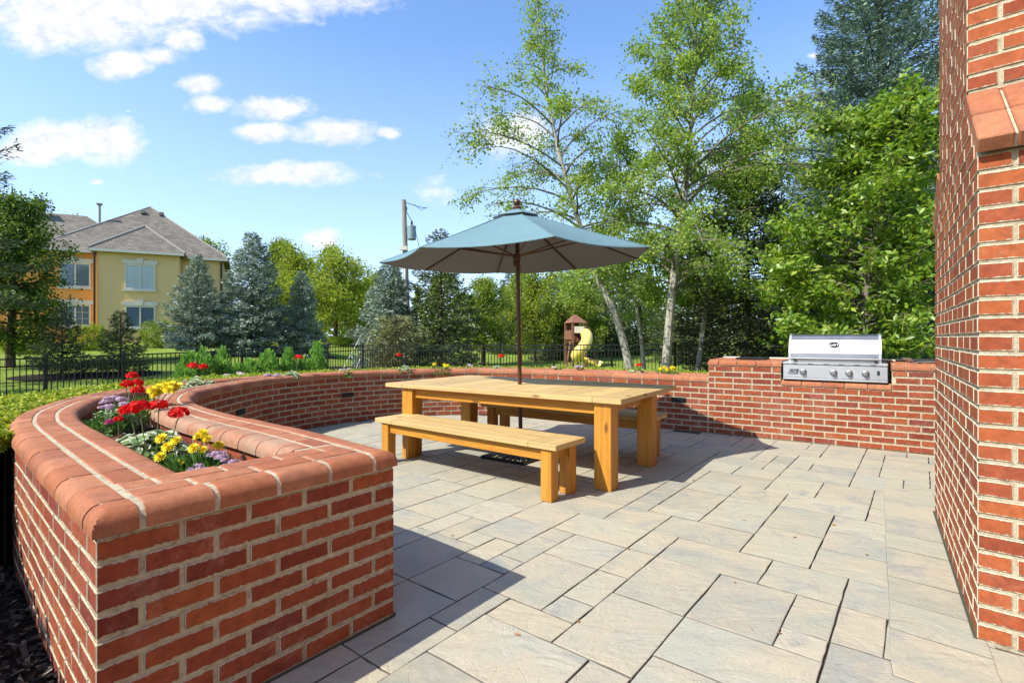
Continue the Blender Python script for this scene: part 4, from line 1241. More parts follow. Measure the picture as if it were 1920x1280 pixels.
L_SPR = leaf_mat('spruce_needles', G((0.033, 0.057, 0.027), (0.076, 0.110, 0.042), (0.131, 0.162, 0.057), (0.197, 0.209, 0.076)), 0.1, 0.6, (1, 1.1, 0.8))
L_SPRD = leaf_mat('dark_spruce_needles', G((0.045, 0.05, 0.028), (0.075, 0.085, 0.042), (0.12, 0.13, 0.065)), 0.1, 0.7, (1, 1.0, 0.8))
L_KHAKI = leaf_mat('khaki_needles', G((0.118, 0.128, 0.048), (0.218, 0.224, 0.088), (0.319, 0.304, 0.136)), 0.15, 0.6)
L_JUN = leaf_mat('juniper_needles', G((0.11, 0.24, 0.05), (0.17, 0.35, 0.07), (0.24, 0.44, 0.09), (0.32, 0.50, 0.12)), 0.3, 0.55)
L_HEDGE = leaf_mat('hedge_leaves', G((0.10, 0.17, 0.015), (0.22, 0.31, 0.025), (0.33, 0.40, 0.04), (0.44, 0.48, 0.07), (0.52, 0.50, 0.10)), 0.35, 0.5)
B_BIRCH = bark_mat('birch_bark', (0.22, 0.20, 0.15), (0.48, 0.45, 0.37), white=True)
B_DARK = bark_mat('dark_bark', (0.045, 0.032, 0.022), (0.12, 0.09, 0.065))
B_GREY = bark_mat('grey_bark', (0.10, 0.085, 0.06), (0.24, 0.21, 0.16))
def treeloc(px, Y, dz=-0.05):
    x, y = atdist(px, Y); return (x, y, ter(x, y)+dz)
# birches between the hedge and the fence
def birch_env(w, tp_): return lambda t, az: w*(0.75+0.45*math.sin(min(1, t*1.3+0.1)*math.pi))*(1.12-tp_*t)*smooth(-0.08, 0.10, t)*(1-0.5*smooth(0.8, 1, t))
def birch(name, label, px, Y, pts_px, rad, w, nl, cb, seed, npr=46, side=0, gam=0.8, tp_=0.72):
    loc = treeloc(px, Y)
    tr_ = [(0, 0, -0.2)]+[((p-960)/FPX*Y-loc[0], dy, hz(pp, Y)-loc[2]) for p, pp, dy in pts_px]
    q, P = decid(Ht=0, cb=cb, env=lambda t, az: birch_env(w, tp_)(t, az)*(1+side*math.cos(az)), trunk=tr_, tr_r=rad, nprim=npr, nleaf=nl, L=0.06, W=0.045, lmat=L_BIRCH, bmat=B_BIRCH, elev=(66, 30), droop=0.17, clump=0.11, sec=11, gam=gam, prim_leaf=0.12, seed=seed, vary=0.4)
    t = thing(name, label, 'birch tree', None, loc)
    q.build('trunk', [B_BIRCH, B_GREY], t); leafmesh('crown', P, 0.068, 0.048, L_BIRCH, t, up=0.2)
    return t
birch('birch_tree', 'tall airy birch whose pale trunk leans left, crown just above the umbrella', 1199, 12.0,
      [(1160, 600, 0.0), (1113, 500, 0.2), (1085, 400, 0.3), (1055, 300, 0.3), (1030, 180, 0.4), (1015, 60, 0.4), (1010, -20, 0.5)], 0.10, 2.0, 17500, 2.5, 3, 56, -0.12, 0.9, 0.42)
birch('birch_tree', 'slender grey birch trunk standing between the two pale birches', 1215, 12.6,
      [(1200, 610, 0), (1188, 540, 0.1), (1165, 440, 0.3), (1170, 330, 0.4), (1165, 220, 0.4)], 0.055, 1.3, 12000, 1.9, 4, 34, 0, 1.6)
birch('birch_tree', 'white barked upright birch right of the slide, with the fullest crown', 1243, 11.4,
      [(1255, 600, 0.0), (1268, 500, 0.1), (1283, 400, 0.1), (1298, 280, 0.2), (1305, 150, 0.2), (1312, 0, 0.2), (1318, -60, 0.2)], 0.105, 2.35, 48000, 2.3, 8, 84, 0.14, 0.9, 0.45)
birch('birch_tree', 'leafy birch leaning right in front of the dark spruce, left of the glossy bright tree', 1300, 12.4,
      [(1325, 560, 0.0), (1360, 440, 0.2), (1390, 330, 0.3), (1405, 230, 0.3), (1410, 130, 0.3)], 0.07, 1.6, 21000, 2.6, 12, 44, 0.1, 1.0, 0.5)
# bright glossy broad-leaved tree by the grill
loc = treeloc(1622, 9.6)
def mag_env(t, az): return (1.75*(1-t)**0.42+0.2)*(0.72+0.28*smooth(0, 0.3, t))
tr_ = [(0, 0, -0.2), (-0.03, 0, 1.2), (0.10, 0.1, 2.6), (0.55, 0.2, 4.1), (0.85, 0.2, 5.9)]
q, P = decid(Ht=0, cb=1.0, env=lambda t, az: mag_env(t, az)*(1+0.12*math.cos(az-math.pi*(1-t))), trunk=tr_, tr_r=0.075, nprim=125, nleaf=33000, L=0.13, W=0.06, lmat=L_MAG, bmat=B_GREY, elev=(60, 5), droop=0.02, clump=0.085, sec=9, gam=0.7, prim_leaf=0.3, seed=21)
t = thing('magnolia_tree', 'dense bright green tree with large glossy leaves behind the grill', 'tree', None, loc)
q.build('trunk', [B_GREY, B_GREY], t); leafmesh('crown', P, 0.138, 0.06, L_MAG, t, up=0.75, fold=True)
# spruces, right
make_spruce('blue_spruce', 'very tall blue spruce rising behind the bright glossy tree', 'spruce tree', treeloc(1650, 14.5), mat=L_BLUE2, bmat=B_DARK, L=0.14, W=0.034, Ht=13.6, Rb=3.3, z0=0.6, nb=320, dens=120, seed=31, droop=0.3, uptip=0.5, shape=0.55, gap=0.12)
make_spruce('norway_spruce', 'broad dark spruce with bare twiggy lower limbs, left of the grill', 'spruce tree', treeloc(1400, 12.6), mat=L_SPRD, bmat=B_DARK, L=0.13, W=0.03, Ht=5.6, Rb=2.35, z0=0.05, nb=230, dens=62, seed=33, droop=0.5, uptip=0.35, shape=0.55, bare=0.12)
make_spruce('norway_spruce', 'dark spruce filling the gap between the glossy tree and the birches', 'spruce tree', treeloc(1530, 17.5), 1.0, mat=L_SPR, bmat=B_DARK, L=0.15, W=0.045, Ht=7.6, Rb=2.7, z0=0.05, nb=170, dens=44, seed=35, droop=0.45, shape=0.7)
# mid-distance spruces, left and centre
blues = make_spruce('blue_spruce', 'small pale blue spruce standing in front of the yellow house corner', 'spruce tree', treeloc(370, 24), mat=L_BLUE, bmat=B_DARK, L=0.17, W=0.05, Ht=4.7, Rb=1.6, z0=0.5, nb=130, dens=95, seed=41, droop=0.2, uptip=0.45, shape=0.75, gap=0.2)
def cp_tree(src, label, px, Y, s, rz, sx=None, name=None, group=None):
    c_ = copy_tree(src); c_.location = treeloc(px, Y); c_.rotation_euler = (0, 0, rz); sx = sx or s; c_.scale = (sx, sx, s); c_['label'] = label
    if group: c_['group'] = group
    return c_
b2_ = make_spruce('blue_spruce', 'tall blue grey spruce, the highest of the spruces beside the house', 'spruce tree', treeloc(472, 25.5), mat=L_BLUE, bmat=B_DARK, L=0.18, W=0.055, Ht=6.0, Rb=1.95, z0=0.3, nb=180, dens=80, seed=43, droop=0.3, uptip=0.4, shape=0.7, gap=0.15)
cp_tree(b2_, 'narrow dark blue spruce to the right of the tallest one by the house', 566, 26.5, 0.72, 2.1, 0.66)
cp_tree(b2_, 'blue spruce at the foot of the utility pole, left of the umbrella', 733, 24, 0.86, 3.7, 0.92)
dk = make_spruce('norway_spruce', 'small dark spruce nearer the fence in front of the orange house wing', 'spruce tree', treeloc(116, 17), mat=L_SPR, bmat=B_DARK, L=0.11, W=0.035, Ht=2.35, Rb=0.95, z0=0.25, nb=90, dens=110, seed=47, droop=0.1, uptip=0.3, shape=0.8, gap=0.25)
cp_tree(dk, 'small conical dark spruce below the upper right window of the house', 226, 17.5, 0.93, 1.3, 0.95)
make_spruce('weeping_conifer', 'olive weeping conifer with drooping branches left of the umbrella pole', 'conifer', treeloc(742, 21), mat=L_KHAKI, bmat=B_DARK, L=0.17, W=0.04, Ht=2.4, Rb=2.0, z0=0.1, nb=90, dens=60, seed=51, droop=0.9, uptip=-0.2, shape=0.35)
n1_ = make_spruce('norway_spruce', 'large dark green spruce directly behind the left half of the umbrella', 'spruce tree', treeloc(826, 24.5), mat=L_SPR, bmat=B_DARK, L=0.18, W=0.055, Ht=6.6, Rb=2.3, z0=0.05, nb=150, dens=50, seed=53, droop=0.4, shape=0.6)
cp_tree(n1_, 'dark spruce behind the umbrella pole, in the back row', 1052, 33, 1.0, 2.0, 0.9)
cp_tree(n1_, 'dark spruce in the back row, left of the slide tower', 960, 38, 1.0, 4.0, 1.05)
cp_tree(n1_, 'dark spruce behind the leaning birch trunk', 1135, 36, 0.95, 5.0, 1.1)
cp_tree(n1_, 'dark spruce between the two birch trunks, in the back row', 1200, 38, 0.9, 0.6, 1.2)
cp_tree(n1_, 'dark spruce seen just right of the white birch trunk', 1290, 30, 0.9, 2.7, 1.1)
cp_tree(n1_, 'dark spruce behind the black grill cover, beside the chimney stack', 1760, 19, 1.0, 1.7, 1.0)
# broad-leaved trees further off
def round_env(w): return lambda t, az: w*math.sin(min(1, 0.18+t*0.9)*math.pi)**0.6
dec1 = make_decid('maple_tree', 'dark leafy maple at the left edge in front of the orange house wing', 'tree', treeloc(18, 19.5), 0, lmat=L_MAPLE, bmat=B_DARK, L=0.11, W=0.09, Ht=0, cb=1.1, env=round_env(1.75), trunk=[(0, 0, -0.3), (0.1, 0, 2.2), (0, 0.1, 6.9)], tr_r=0.16, nprim=70, nleaf=24000, clump=0.2, sec=7, elev=(65, 10), droop=0.05, seed=61, gam=1.4)
dec2 = make_decid('round_tree', 'bright lime green tree between the blue spruces and the utility pole', 'tree', treeloc(628, 34), 0, lmat=L_LIME, bmat=B_DARK, L=0.16, W=0.12, Ht=0, cb=1.2, env=round_env(2.5), trunk=[(0, 0, -0.3), (0.1, 0, 2.2), (0, 0.1, 5.9)], tr_r=0.15, nprim=55, nleaf=12000, clump=0.28, sec=7, elev=(65, 10), droop=0.04, seed=63, gam=1.4)
cp_tree(dec2, 'lime green tree seen between the two tallest blue spruces', 560, 40, 1.15, 1.0)
dec1 = make_decid('leafy_tree', 'leafy green tree showing above the right end of the house roof', 'tree', treeloc(385, 50), 2.0, sc=1.6, lmat=L_DEC, bmat=B_DARK, L=0.13, W=0.1, Ht=0, cb=1.1, env=round_env(1.8), trunk=[(0, 0, -0.3), (0.1, 0, 2.2), (0, 0.1, 6.4)], tr_r=0.16, nprim=56, nleaf=15000, clump=0.22, sec=7, elev=(65, 10), droop=0.05, seed=62, gam=1.4)
if 0: cp_tree(dec1, 'leafy green tree showing above the right end of the house roof', 385, 50, 1.75, 2.0, 1.5)
cp_tree(dec1, 'far tree top showing above the left roof ridge of the house', 147, 56, 2.15, 3.0, 1.3)
cp_tree(dec1, 'tall green tree behind the highest blue spruce', 525, 46, 1.45, 4.4, 1.1)
cp_tree(dec1, 'yellowish green tree in the back row just left of the umbrella pole', 905, 28, 0.78, 0.4, 0.8)
cp_tree(dec2, 'light green tree in the back row just right of the umbrella pole', 1003, 31, 0.85, 2.2, 0.75)
cp_tree(dec2, 'pale green tree behind the gate pillar', 690, 44, 0.9, 5.0, 1.0)
cp_tree(dec1, 'green leafy tree hanging over the slide tower from behind', 1095, 32, 0.75, 1.9, 0.85)
pine = make_spruce('pine_tree', 'tall conifer outside the left edge, only its dark branch tips reaching in', 'conifer', treeloc(-95, 15), mat=L_SPR, bmat=B_DARK, L=0.15, W=0.04, Ht=9.5, Rb=2.0, z0=2.5, nb=80, dens=50, seed=71, droop=0.2, shape=0.35, gap=0.35)
c_ = cp_tree(dec1, 'shady yard maple beyond the left edge, known from its shadow across the lawn', 0, 10, 1.35, 0.7, 1.5); c_.location = (-20.0, 8.5, -0.3)
c_ = cp_tree(dec1, 'second yard maple beyond the left edge that shades the lawn by the fence', 0, 10, 1.25, 2.7, 1.5); c_.location = (-15.5, 4.0, -0.3)
# distant woods that read as one mass
Ps = []
for i in range(95):
    px = -500+i*32+RD.uniform(-12, 12); Y = RD.uniform(55, 80)
    x, y = atdist(px, Y); hT = RD.uniform(5.5, 9.5)*(0.8 if 540 < px < 720 else 1.0); rr = RD.uniform(2.0, 3.2); n_ = 1500
    u = NR.random(n_); a = NR.random(n_)*6.283
    conif = RD.random() < 0.5
    prof = (1-u)**0.7 if conif else np.sin(np.clip(0.12+u*0.88, 0, 1)*np.pi)**0.5
    r = rr*prof*(0.75+0.25*np.sin(a*3+u*9)+NR.normal(size=n_)*0.08)*np.sqrt(NR.uniform(0.5, 1, n_))
    Ps.append(np.stack([x+r*np.cos(a), y+r*np.sin(a), ter(x, y)+u*hT], 1))
o = leafmesh('distant_woods', np.concatenate(Ps), 0.42, 0.3, L_DEC, None, up=0.6); tag(o, 'far-off band of mixed trees beyond the lawns', 'woods', kind='stuff')
# small broad shrubs by the house
def bush(name, label, cat, px, Y, r, h, mat, n_=4200, L=0.1, group=None):
    loc = treeloc(px, Y); t = thing(name, label, cat, group, loc)
    a = NR.random(n_)*6.283; u = NR.random(n_)*2-1; s = np.sqrt(1-u*u)
    rr = NR.uniform(0.6, 1.0, n_)**0.5*(1+0.13*np.sin(3*a+4*u)+0.1*np.sin(7*a-5*u))
    P = np.stack([r*rr*s*np.cos(a), r*rr*s*np.sin(a), h*0.5+h*0.5*rr*u], 1); P[:, 2] = np.maximum(P[:, 2], 0.03)
    leafmesh('foliage', P, L, L*0.65, mat, t, up=0.5)
    q = MB()
    for k in range(5): tube(q, [(0, 0, -0.1), (RD.uniform(-r, r)*0.5, RD.uniform(-r, r)*0.5, h*0.7)], [0.03, 0.01], 5)
    q.build('stems', B_DARK, t); return t
bush('round_shrub', 'rounded leafy shrub below the lower right window of the house', 'shrub', 302, 28.5, 1.05, 1.5, L_DEC)
bush('round_shrub', 'rounded yellow green shrub below the lower left window of the house', 'shrub', 170, 27, 0.95, 1.35, L_LIME)
bush('round_shrub', 'low leafy shrub under the maple at the left edge', 'shrub', 45, 25, 1.0, 1.15, L_LIME)
bush('clipped_hedge', 'low clipped hedge beside the stone gate pillar', 'hedge', 634, 33.5, 1.0, 0.55, L_LIME, L=0.08)
# juniper row behind the hedge
jg = 'upright green junipers behind the boxwood hedge'
jun = []
jl = [('leftmost of the upright junipers', 352, 7.6, 648, 0.30), ('broad juniper, second from the left end of the row', 384, 7.9, 640, 0.34), ('third juniper from the left, leaning slightly', 415, 8.2, 655, 0.28),
      ('short juniper in the middle of the row', 448, 8.5, 668, 0.25), ('pointed juniper left of the red geranium heads at the back', 470, 8.8, 652, 0.24), ('wide juniper right of the middle of the row', 505, 9.0, 645, 0.30),
      ('tallest narrow juniper in the row', 541, 9.3, 630, 0.20), ('short juniper beside the tallest one', 566, 9.5, 668, 0.2), ('rightmost of the upright junipers, standing apart', 594, 9.8, 627, 0.26)]
for i, (lb, px, Y, py, r) in enumerate(jl):
    loc = treeloc(px, Y); Hj = (hz(py, Y)-loc[2])*1.07
    t = thing('juniper_shrub', 'feathery bright green juniper, '+lb, 'juniper', jg, loc)
    Pj = []; Dj = []
    ns_ = 9 if r < 0.27 else 14
    for k in range(ns_):
        a = k*2.4; rr = r*math.sqrt((k+0.3)/ns_)*0.62; hh = Hj*(1-0.75*rr/r)*RD.uniform(0.8, 1.06); n_ = 620
        u = NR.random(n_)**0.85; w_ = (0.085+0.05*(1-u))*np.clip((1-u)*6, 0.12, 1)
        th = NR.random(n_)*6.283
        P = np.stack([rr*math.cos(a)*(0.5+0.6*u)+w_*np.cos(th), rr*math.sin(a)*(0.5+0.6*u)+w_*np.sin(th), u*hh], 1)
        D = np.stack([np.cos(th)*0.6, np.sin(th)*0.6, np.full(n_, 1.3)], 1)
        Pj.append(P); Dj.append(D)
    P = np.concatenate(Pj); D = np.concatenate(Dj)
    leafmesh('foliage', P, 0.075, 0.022, L_JUN, t, up=0.0, D=D, flat=0.8)
    q = MB(); tube(q, [(0, 0, -0.1), (0, 0, Hj*0.8)], [0.025, 0.006], 5); q.build('stem', B_DARK, t)
# ---------------------------------------------------------------- boxwood hedge hugging the wall
hg = thing('boxwood_hedge', 'low clipped yellow green hedge hugging the outside of the curved wall', 'hedge')
q = MB(); HA0 = 1.95
def hw_(a): return (0.62+0.05*math.sin(a*2.1))*smooth(HA0-0.05, HA0+0.35, a)*lerp(1, 0.75, smooth(5, 9, a))+0.06
MO = lambda a, b: OUT_P.M(a, -b)
V = []; F = []; nseg = 150; prof = [(0.0, 0.0), (0.0, 0.62), (0.12, 0.675), (0.85, 0.675), (0.97, 0.6), (1.0, 0.0)]
for i in range(nseg+1):
    a = lerp(HA0, LO_-0.1, i/nseg); w_ = hw_(a)
    for f, z in prof:
        x, y = MO(a, 0.03+f*w_*0.95); V.append((x, y, z if z > 0 else ter(x, y)-0.2))
m_ = len(prof)
for i in range(nseg):
    for k in range(m_-1): F.append((i*m_+k, i*m_+k+1, (i+1)*m_+k+1, (i+1)*m_+k))
q.add(V, F); q.build('inner_twigs', simple('twig_mass', (0.03, 0.035, 0.012), 0.95, var=0.5, nscale=20), hg)
n_ = 125000
a = HA0+(LO_-0.1-HA0)*NR.random(n_)**1.25
P = np.zeros((n_, 3)); b = NR.random(n_); onside = NR.random(n_) < 0.33
for i in range(n_):
    w_ = hw_(a[i])
    bump = 0.018*math.sin(a[i]*17+b[i]*9)+0.014*math.sin(a[i]*41+1.3*b[i]*20)
    if onside[i]: x, y = MO(a[i], w_*1.0+0.01+abs(bump)); z = 0.72*NR.random()**0.6
    else:
        x, y = MO(a[i], 0.015+b[i]*w_); z = 0.695+bump-0.06*max(0, (b[i]-0.85)/0.15)**2+NR.normal()*0.012
    P[i] = (x, y, z)
leafmesh('foliage', P, 0.030, 0.018, L_HEDGE, hg, up=0.45)

lh = thing('added_shade_hedge', 'unseen dark hedge added outside the left edge to shade the mulch bed', 'hedge', None, (-3.2, 1.7, 0))  # unseen hedge put in to cast shade on bed and lower wall
n_ = 16000; u = NR.random(n_); P = np.stack([lerp(-3.75, -2.3, u)+NR.uniform(-0.35, 0.1, n_)+3.2, lerp(2.4, 0.45, u)+NR.uniform(-0.3, 0.1, n_)-1.7, NR.random(n_)**0.7*(1.33+0.07*np.sin(u*14))], 1)
leafmesh('foliage', P, 0.11, 0.055, L_DARK, lh, up=0.4)
# ---------------------------------------------------------------- flowers
def flatmat(name, col, trans=0.25, rough=0.6, var=0.25):
    return leaf_mat(name, G(tuple(c*(1-var) for c in col), col, tuple(min(1, c*(1+var)) for c in col)), trans, rough, (1.1, 1.1, 1.0))
F_RED = flatmat('red_petals', (0.72, 0.012, 0.01), 0.3)
F_YEL = flatmat('yellow_petals', (0.86, 0.68, 0.025), 0.25, var=0.15)
F_ORA = flatmat('orange_centre', (0.62, 0.27, 0.02), 0.1)
F_LIL = flatmat('lilac_petals', (0.62, 0.46, 0.56), 0.3)
F_PNK = flatmat('pink_petals', (0.60, 0.06, 0.25), 0.3)
F_WHT = flatmat('pale_petals', (0.70, 0.62, 0.58), 0.3, var=0.1)
F_LEAF = flatmat('flower_leaves', (0.09, 0.19, 0.035), 0.3)
F_LEAF2 = flatmat('pale_leaf_centre', (0.13, 0.22, 0.07), 0.3)
F_EDGE = flatmat('cream_leaf_edge', (0.50, 0.54, 0.36), 0.25, var=0.1)
F_BRONZE = flatmat('bronze_leaves', (0.13, 0.045, 0.025), 0.2)
F_STEM = simple('green_stem', (0.12, 0.19, 0.06), 0.6)
midl = np.array([[(OUT_P.M(t*LO_, 0.42 if t < 0.25 else 0.31))[0], (OUT_P.M(t*LO_, 0.42 if t < 0.25 else 0.31))[1]] for t in np.linspace(0.03, 0.99, 300)])
def nearmid(x, y):
    k = np.argmin(((midl-[x, y])**2).sum(1)); return midl[k]
def frame(n):
    n = np.array(n, float); n /= np.linalg.norm(n)
    a = np.cross(n, [0.3, 1, 0.1]); a /= np.linalg.norm(a); return n, a, np.cross(n, a)
def head_geranium(c, r):
    mb = MB()
    for i in range(int(46)):
        d = NR.normal(size=3); d[2] = abs(d[2])*0.9-0.15; d /= np.linalg.norm(d)
        p = np.array(c)+d*r*[1, 1, 0.78]*RD.uniform(0.8, 1.0)
        n, a, b = frame(d+NR.normal(size=3)*0.25)
        for k in range(5):
            t = k*1.2566+i; u = a*math.cos(t)+b*math.sin(t); w = -a*math.sin(t)+b*math.cos(t); l = r*0.36
            mb.add([tuple(p), tuple(p+u*l*0.6-w*l*0.38+n*l*0.1), tuple(p+u*l+n*l*0.22), tuple(p+u*l*0.6+w*l*0.38+n*l*0.1)], [(0, 1, 2, 3)])
    return mb
def head_marigold(c, r, n0):
    mb = MB(); n, a, b = frame(n0)
    for ring, (rr, el, cnt) in enumerate(((1.0, 0.05, 15), (0.85, 0.3, 14), (0.65, 0.6, 11), (0.42, 0.95, 8), (0.2, 1.3, 5))):
        for k in range(cnt):
            t = 6.283*k/cnt+ring*0.4+RD.uniform(-.1, .1); u = (a*math.cos(t)+b*math.sin(t))*math.cos(el)+n*math.sin(el); w = -a*math.sin(t)+b*math.cos(t)
            l = r*rr*RD.uniform(0.9, 1.08) if ring < 3 else r*0.5; ww = r*0.30
            p = np.array(c)+n*r*0.08*ring
            mb.add([tuple(p), tuple(p+u*l*0.7-w*ww*0.5), tuple(p+u*l+n*0.001), tuple(p+u*l*0.7+w*ww*0.5)], [(0, 1, 2, 3)])
    return mb
def head_small(c, r):
    mb = MB()
    for i in range(120):
        d = NR.normal(size=3); d[2] = abs(d[2])*0.7; d /= np.linalg.norm(d)
        p = np.array(c)+d*r*[1, 1, 0.5]; n, a, b = frame(d+NR.normal(size=3)*0.4); l = 0.0045+0.003*RD.random()
        mb.add([tuple(p-a*l), tuple(p-b*l), tuple(p+a*l), tuple(p+b*l)], [(0, 1, 2, 3)])
    return mb
def disc_leaf(mb, p, n, r, edge=True):
    n, a, b = frame(n); p = np.array(p); V = [tuple(p-n*r*0.18)]; K = 11
    for rad, lift in ((0.78, 0.0), (1.0, 0.10)):
        for k in range(K):
            t = 6.283*(k+0.5)/K*0.94+0.2; w = 1+0.08*math.sin(5*t)
            V.append(tuple(p+(a*math.cos(t)+b*math.sin(t))*r*rad*w+n*r*(lift+0.08*math.sin(3*t))))
    F = [(0, 1+k, 2+k) for k in range(K-1)]; E = [(1+k, 1+K+k, 2+K+k, 2+k) for k in range(K-1)]
    mb.add(V, F, None, 0); o = len(mb.v)-len(V)
    for f in E: mb.f.append([o+i for i in f]); mb.m.append(1 if edge else 0); mb.uv.extend([(0.5, 0.5)]*4)
def plant(name, label, cat, heads, kind, spread, hgt, nleaf, group, leafkind='disc', lr=0.026, base=None, hr=0.042, soil=0.60):
    W = [(*onplane(px, py, z), z) for px, py, z in heads]
    if base is None:
        mx, my = np.mean([w[0] for w in W]), np.mean([w[1] for w in W]); nm = nearmid(mx, my); base = (lerp(mx, nm[0], 0.45), lerp(my, nm[1], 0.45))
    t = thing(name, label, cat, group, (base[0], base[1], soil))
    R0 = lambda p: (p[0]-base[0], p[1]-base[1], p[2]-soil)
    for w in W:
        h = R0(w)
        q = MB(); tube(q, [(h[0]*0.25, h[1]*0.25, 0.02), (h[0]*0.75, h[1]*0.75, h[2]*0.6), (h[0], h[1], h[2]-0.01)], 0.0025, 5); st = q.build('flower_stem', F_STEM, t)
        if kind == 'geranium': head_geranium(h, hr*RD.uniform(0.85, 1.1)).build('flower_head', F_RED, st)
        elif kind == 'pink': head_geranium(h, hr).build('flower_head', F_PNK, st)
        elif kind == 'marigold':
            nn = (RD.uniform(-.3, .3), -0.65+RD.uniform(-.25, .25), 0.75)
            fh = head_marigold(h, hr*RD.uniform(0.8, 1.1), nn).build('flower_head', F_YEL, st)
        elif kind == 'lilac':
            for k in range(4): pass
            mb = head_small(h, hr*0.75)
            for k in range(3): 
                hh = (h[0]+RD.uniform(-.03, .03), h[1]+RD.uniform(-.03, .03), h[2]-RD.uniform(0, .012)); m2 = head_small(hh, hr*0.5); mb.add(m2.v, m2.f)
            mb.build('flower_head', F_LIL, st)
        elif kind == 'white': head_small(h, hr).build('flower_head', F_WHT, st)
    if leafkind in ('disc', 'variegated', 'bronze'):
        mb = MB()
        for i in range(nleaf):
            a = RD.random()*6.283; u = RD.random()**0.5; el = 1-0.55*u*u
            p = (spread*u*math.cos(a), spread*u*math.sin(a), hgt*el*RD.uniform(0.55, 1.0))
            disc_leaf(mb, p, (0.55*u*math.cos(a)+RD.uniform(-.3, .3), 0.55*u*math.sin(a)+RD.uniform(-.3, .3)-0.15, 1.0), lr*RD.uniform(0.6, 1.25), leafkind == 'variegated')
        mats = {'disc': [F_LEAF, F_LEAF], 'variegated': [F_LEAF2, F_EDGE], 'bronze': [F_BRONZE, F_BRONZE]}[leafkind]
        mb.build('foliage', mats, t)
    else:
        n_ = nleaf*8; a = NR.random(n_)*6.283; u = NR.random(n_)**0.5
        P = np.stack([spread*u*np.cos(a), spread*u*np.sin(a), hgt*(1-0.5*u*u)*NR.uniform(0.25, 0.95, n_)], 1)
        D = np.stack([np.cos(a)*u, np.sin(a)*u, np.full(n_, 0.75)], 1)+NR.normal(size=(n_, 3))*0.35
        leafmesh('foliage', P, 0.05, 0.013, F_LEAF, t, up=0.2, D=D, flat=0.7)
    return t
gG, gM, gL, gV = 'red geraniums in the planter', 'yellow marigolds in the planter', 'lilac flowers in the planter', 'pale leaved plants in the planter'
plant('geranium_plant', 'red geranium with a big double head and several stalks, left of the cream edged leaves', 'geranium', [(243, 770, 0.90), (262, 763, 0.92), (298, 762, 0.91), (335, 776, 0.87)], 'geranium', 0.11, 0.13, 16, gG, 'disc', hr=0.040)
plant('geranium_plant', 'tall red geranium at the back of the near bend, its top head standing highest', 'geranium', [(248, 705, 0.96), (238, 721, 0.92), (257, 719, 0.92), (258, 732, 0.88)], 'geranium', 0.16, 0.2, 34, gG, 'variegated', hr=0.040)
plant('geranium_plant', 'low geranium with one small red head over bronze leaves and a pink bud', 'geranium', [(222, 786, 0.78)], 'geranium', 0.10, 0.10, 22, gG, 'bronze', hr=0.028)
plant('petunia_plant', 'single magenta flower low at the left inner edge of the planter', 'flower', [(205, 792, 0.70)], 'pink', 0.06, 0.06, 10, None, 'disc', lr=0.018, hr=0.026)
plant('geranium_leaf_clump', 'large clump of round leaves with cream edges in the middle of the near planter', 'leafy plant', [], 'none', 0.20, 0.17, 105, gV, 'variegated', lr=0.037, base=nearmid(-1.84, 2.60))
plant('marigold_plant', 'yellow marigold with the most heads, nearest the outer coping', 'marigold', [(303, 822, 0.79), (330, 826, 0.79), (315, 838, 0.76), (300, 856, 0.73), (337, 868, 0.70)], 'marigold', 0.13, 0.11, 90, gM, 'blade', hr=0.028)
plant('marigold_plant', 'yellow marigold beside the lilac flowers, nearest the inner coping', 'marigold', [(380, 813, 0.82), (371, 818, 0.81), (388, 822, 0.80), (363, 840, 0.77), (381, 843, 0.76), (410, 835, 0.76)], 'marigold', 0.13, 0.12, 90, gM, 'blade', hr=0.028)
plant('ageratum_plant', 'lilac cluster flower in the near corner of the planter', 'lilac flower', [(403, 850, 0.74), (412, 857, 0.73), (370, 874, 0.70), (376, 880, 0.70), (437, 866, 0.71), (420, 876, 0.70)], 'lilac', 0.13, 0.08, 70, gL, 'blade', hr=0.026)
plant('ageratum_plant', 'lilac flowers spilling over the inner bend behind the big red geranium', 'lilac flower', [(200, 752, 0.82), (213, 745, 0.84), (226, 748, 0.83), (233, 757, 0.81), (205, 762, 0.79)], 'lilac', 0.13, 0.12, 45, gL, 'blade', hr=0.040)
plant('marigold_plant', 'broad yellow marigold clump behind the tall red geranium', 'marigold', [(285, 731, 0.86), (296, 727, 0.87), (308, 723, 0.88), (321, 721, 0.88), (333, 725, 0.86), (300, 735, 0.84), (290, 740, 0.82), (315, 730, 0.86), (327, 733, 0.83)], 'marigold', 0.22, 0.2, 130, gM, 'blade', hr=0.042)
def midpx(px):
    r = 960+FPX*midl[:, 0]/midl[:, 1]; ok = np.where((np.abs(r-px) < 4) & (midl[:, 1] > 4.6))[0]
    return midl[ok[-1]] if len(ok) else midl[np.argmin(np.abs(r-px))]
def far_plant(name, label, cat, px, kind, nh, group, leafkind, spread=0.16, hgt=0.17, nleaf=40, up=0.28, hr=0.05, lr=0.03, heads=None):
    b = midpx(px); hs = []
    for k in range(nh):
        hx, hy = b[0]+RD.uniform(-.8, .8)*spread, b[1]+RD.uniform(-.6, .6)*spread; z = 0.60+up*RD.uniform(0.85, 1.05)
        hs.append((960+FPX*hx/hy, HY+FPX*(EYE-z)/hy, z))
    return plant(name, label, cat, hs, kind, spread, hgt, nleaf, group, leafkind, lr=lr, base=b, hr=hr)
far_plant('geranium_leaf_clump', 'cream edged leaves right of the broad yellow marigold clump', 'leafy plant', 366, 'none', 0, gV, 'variegated', 0.22, 0.2, 90)
far_plant('geranium_plant', 'pair of red geranium heads in front of the leftmost junipers', 'geranium', 372, 'geranium', 2, gG, 'variegated', 0.12, 0.18, 20, up=0.36, hr=0.048)
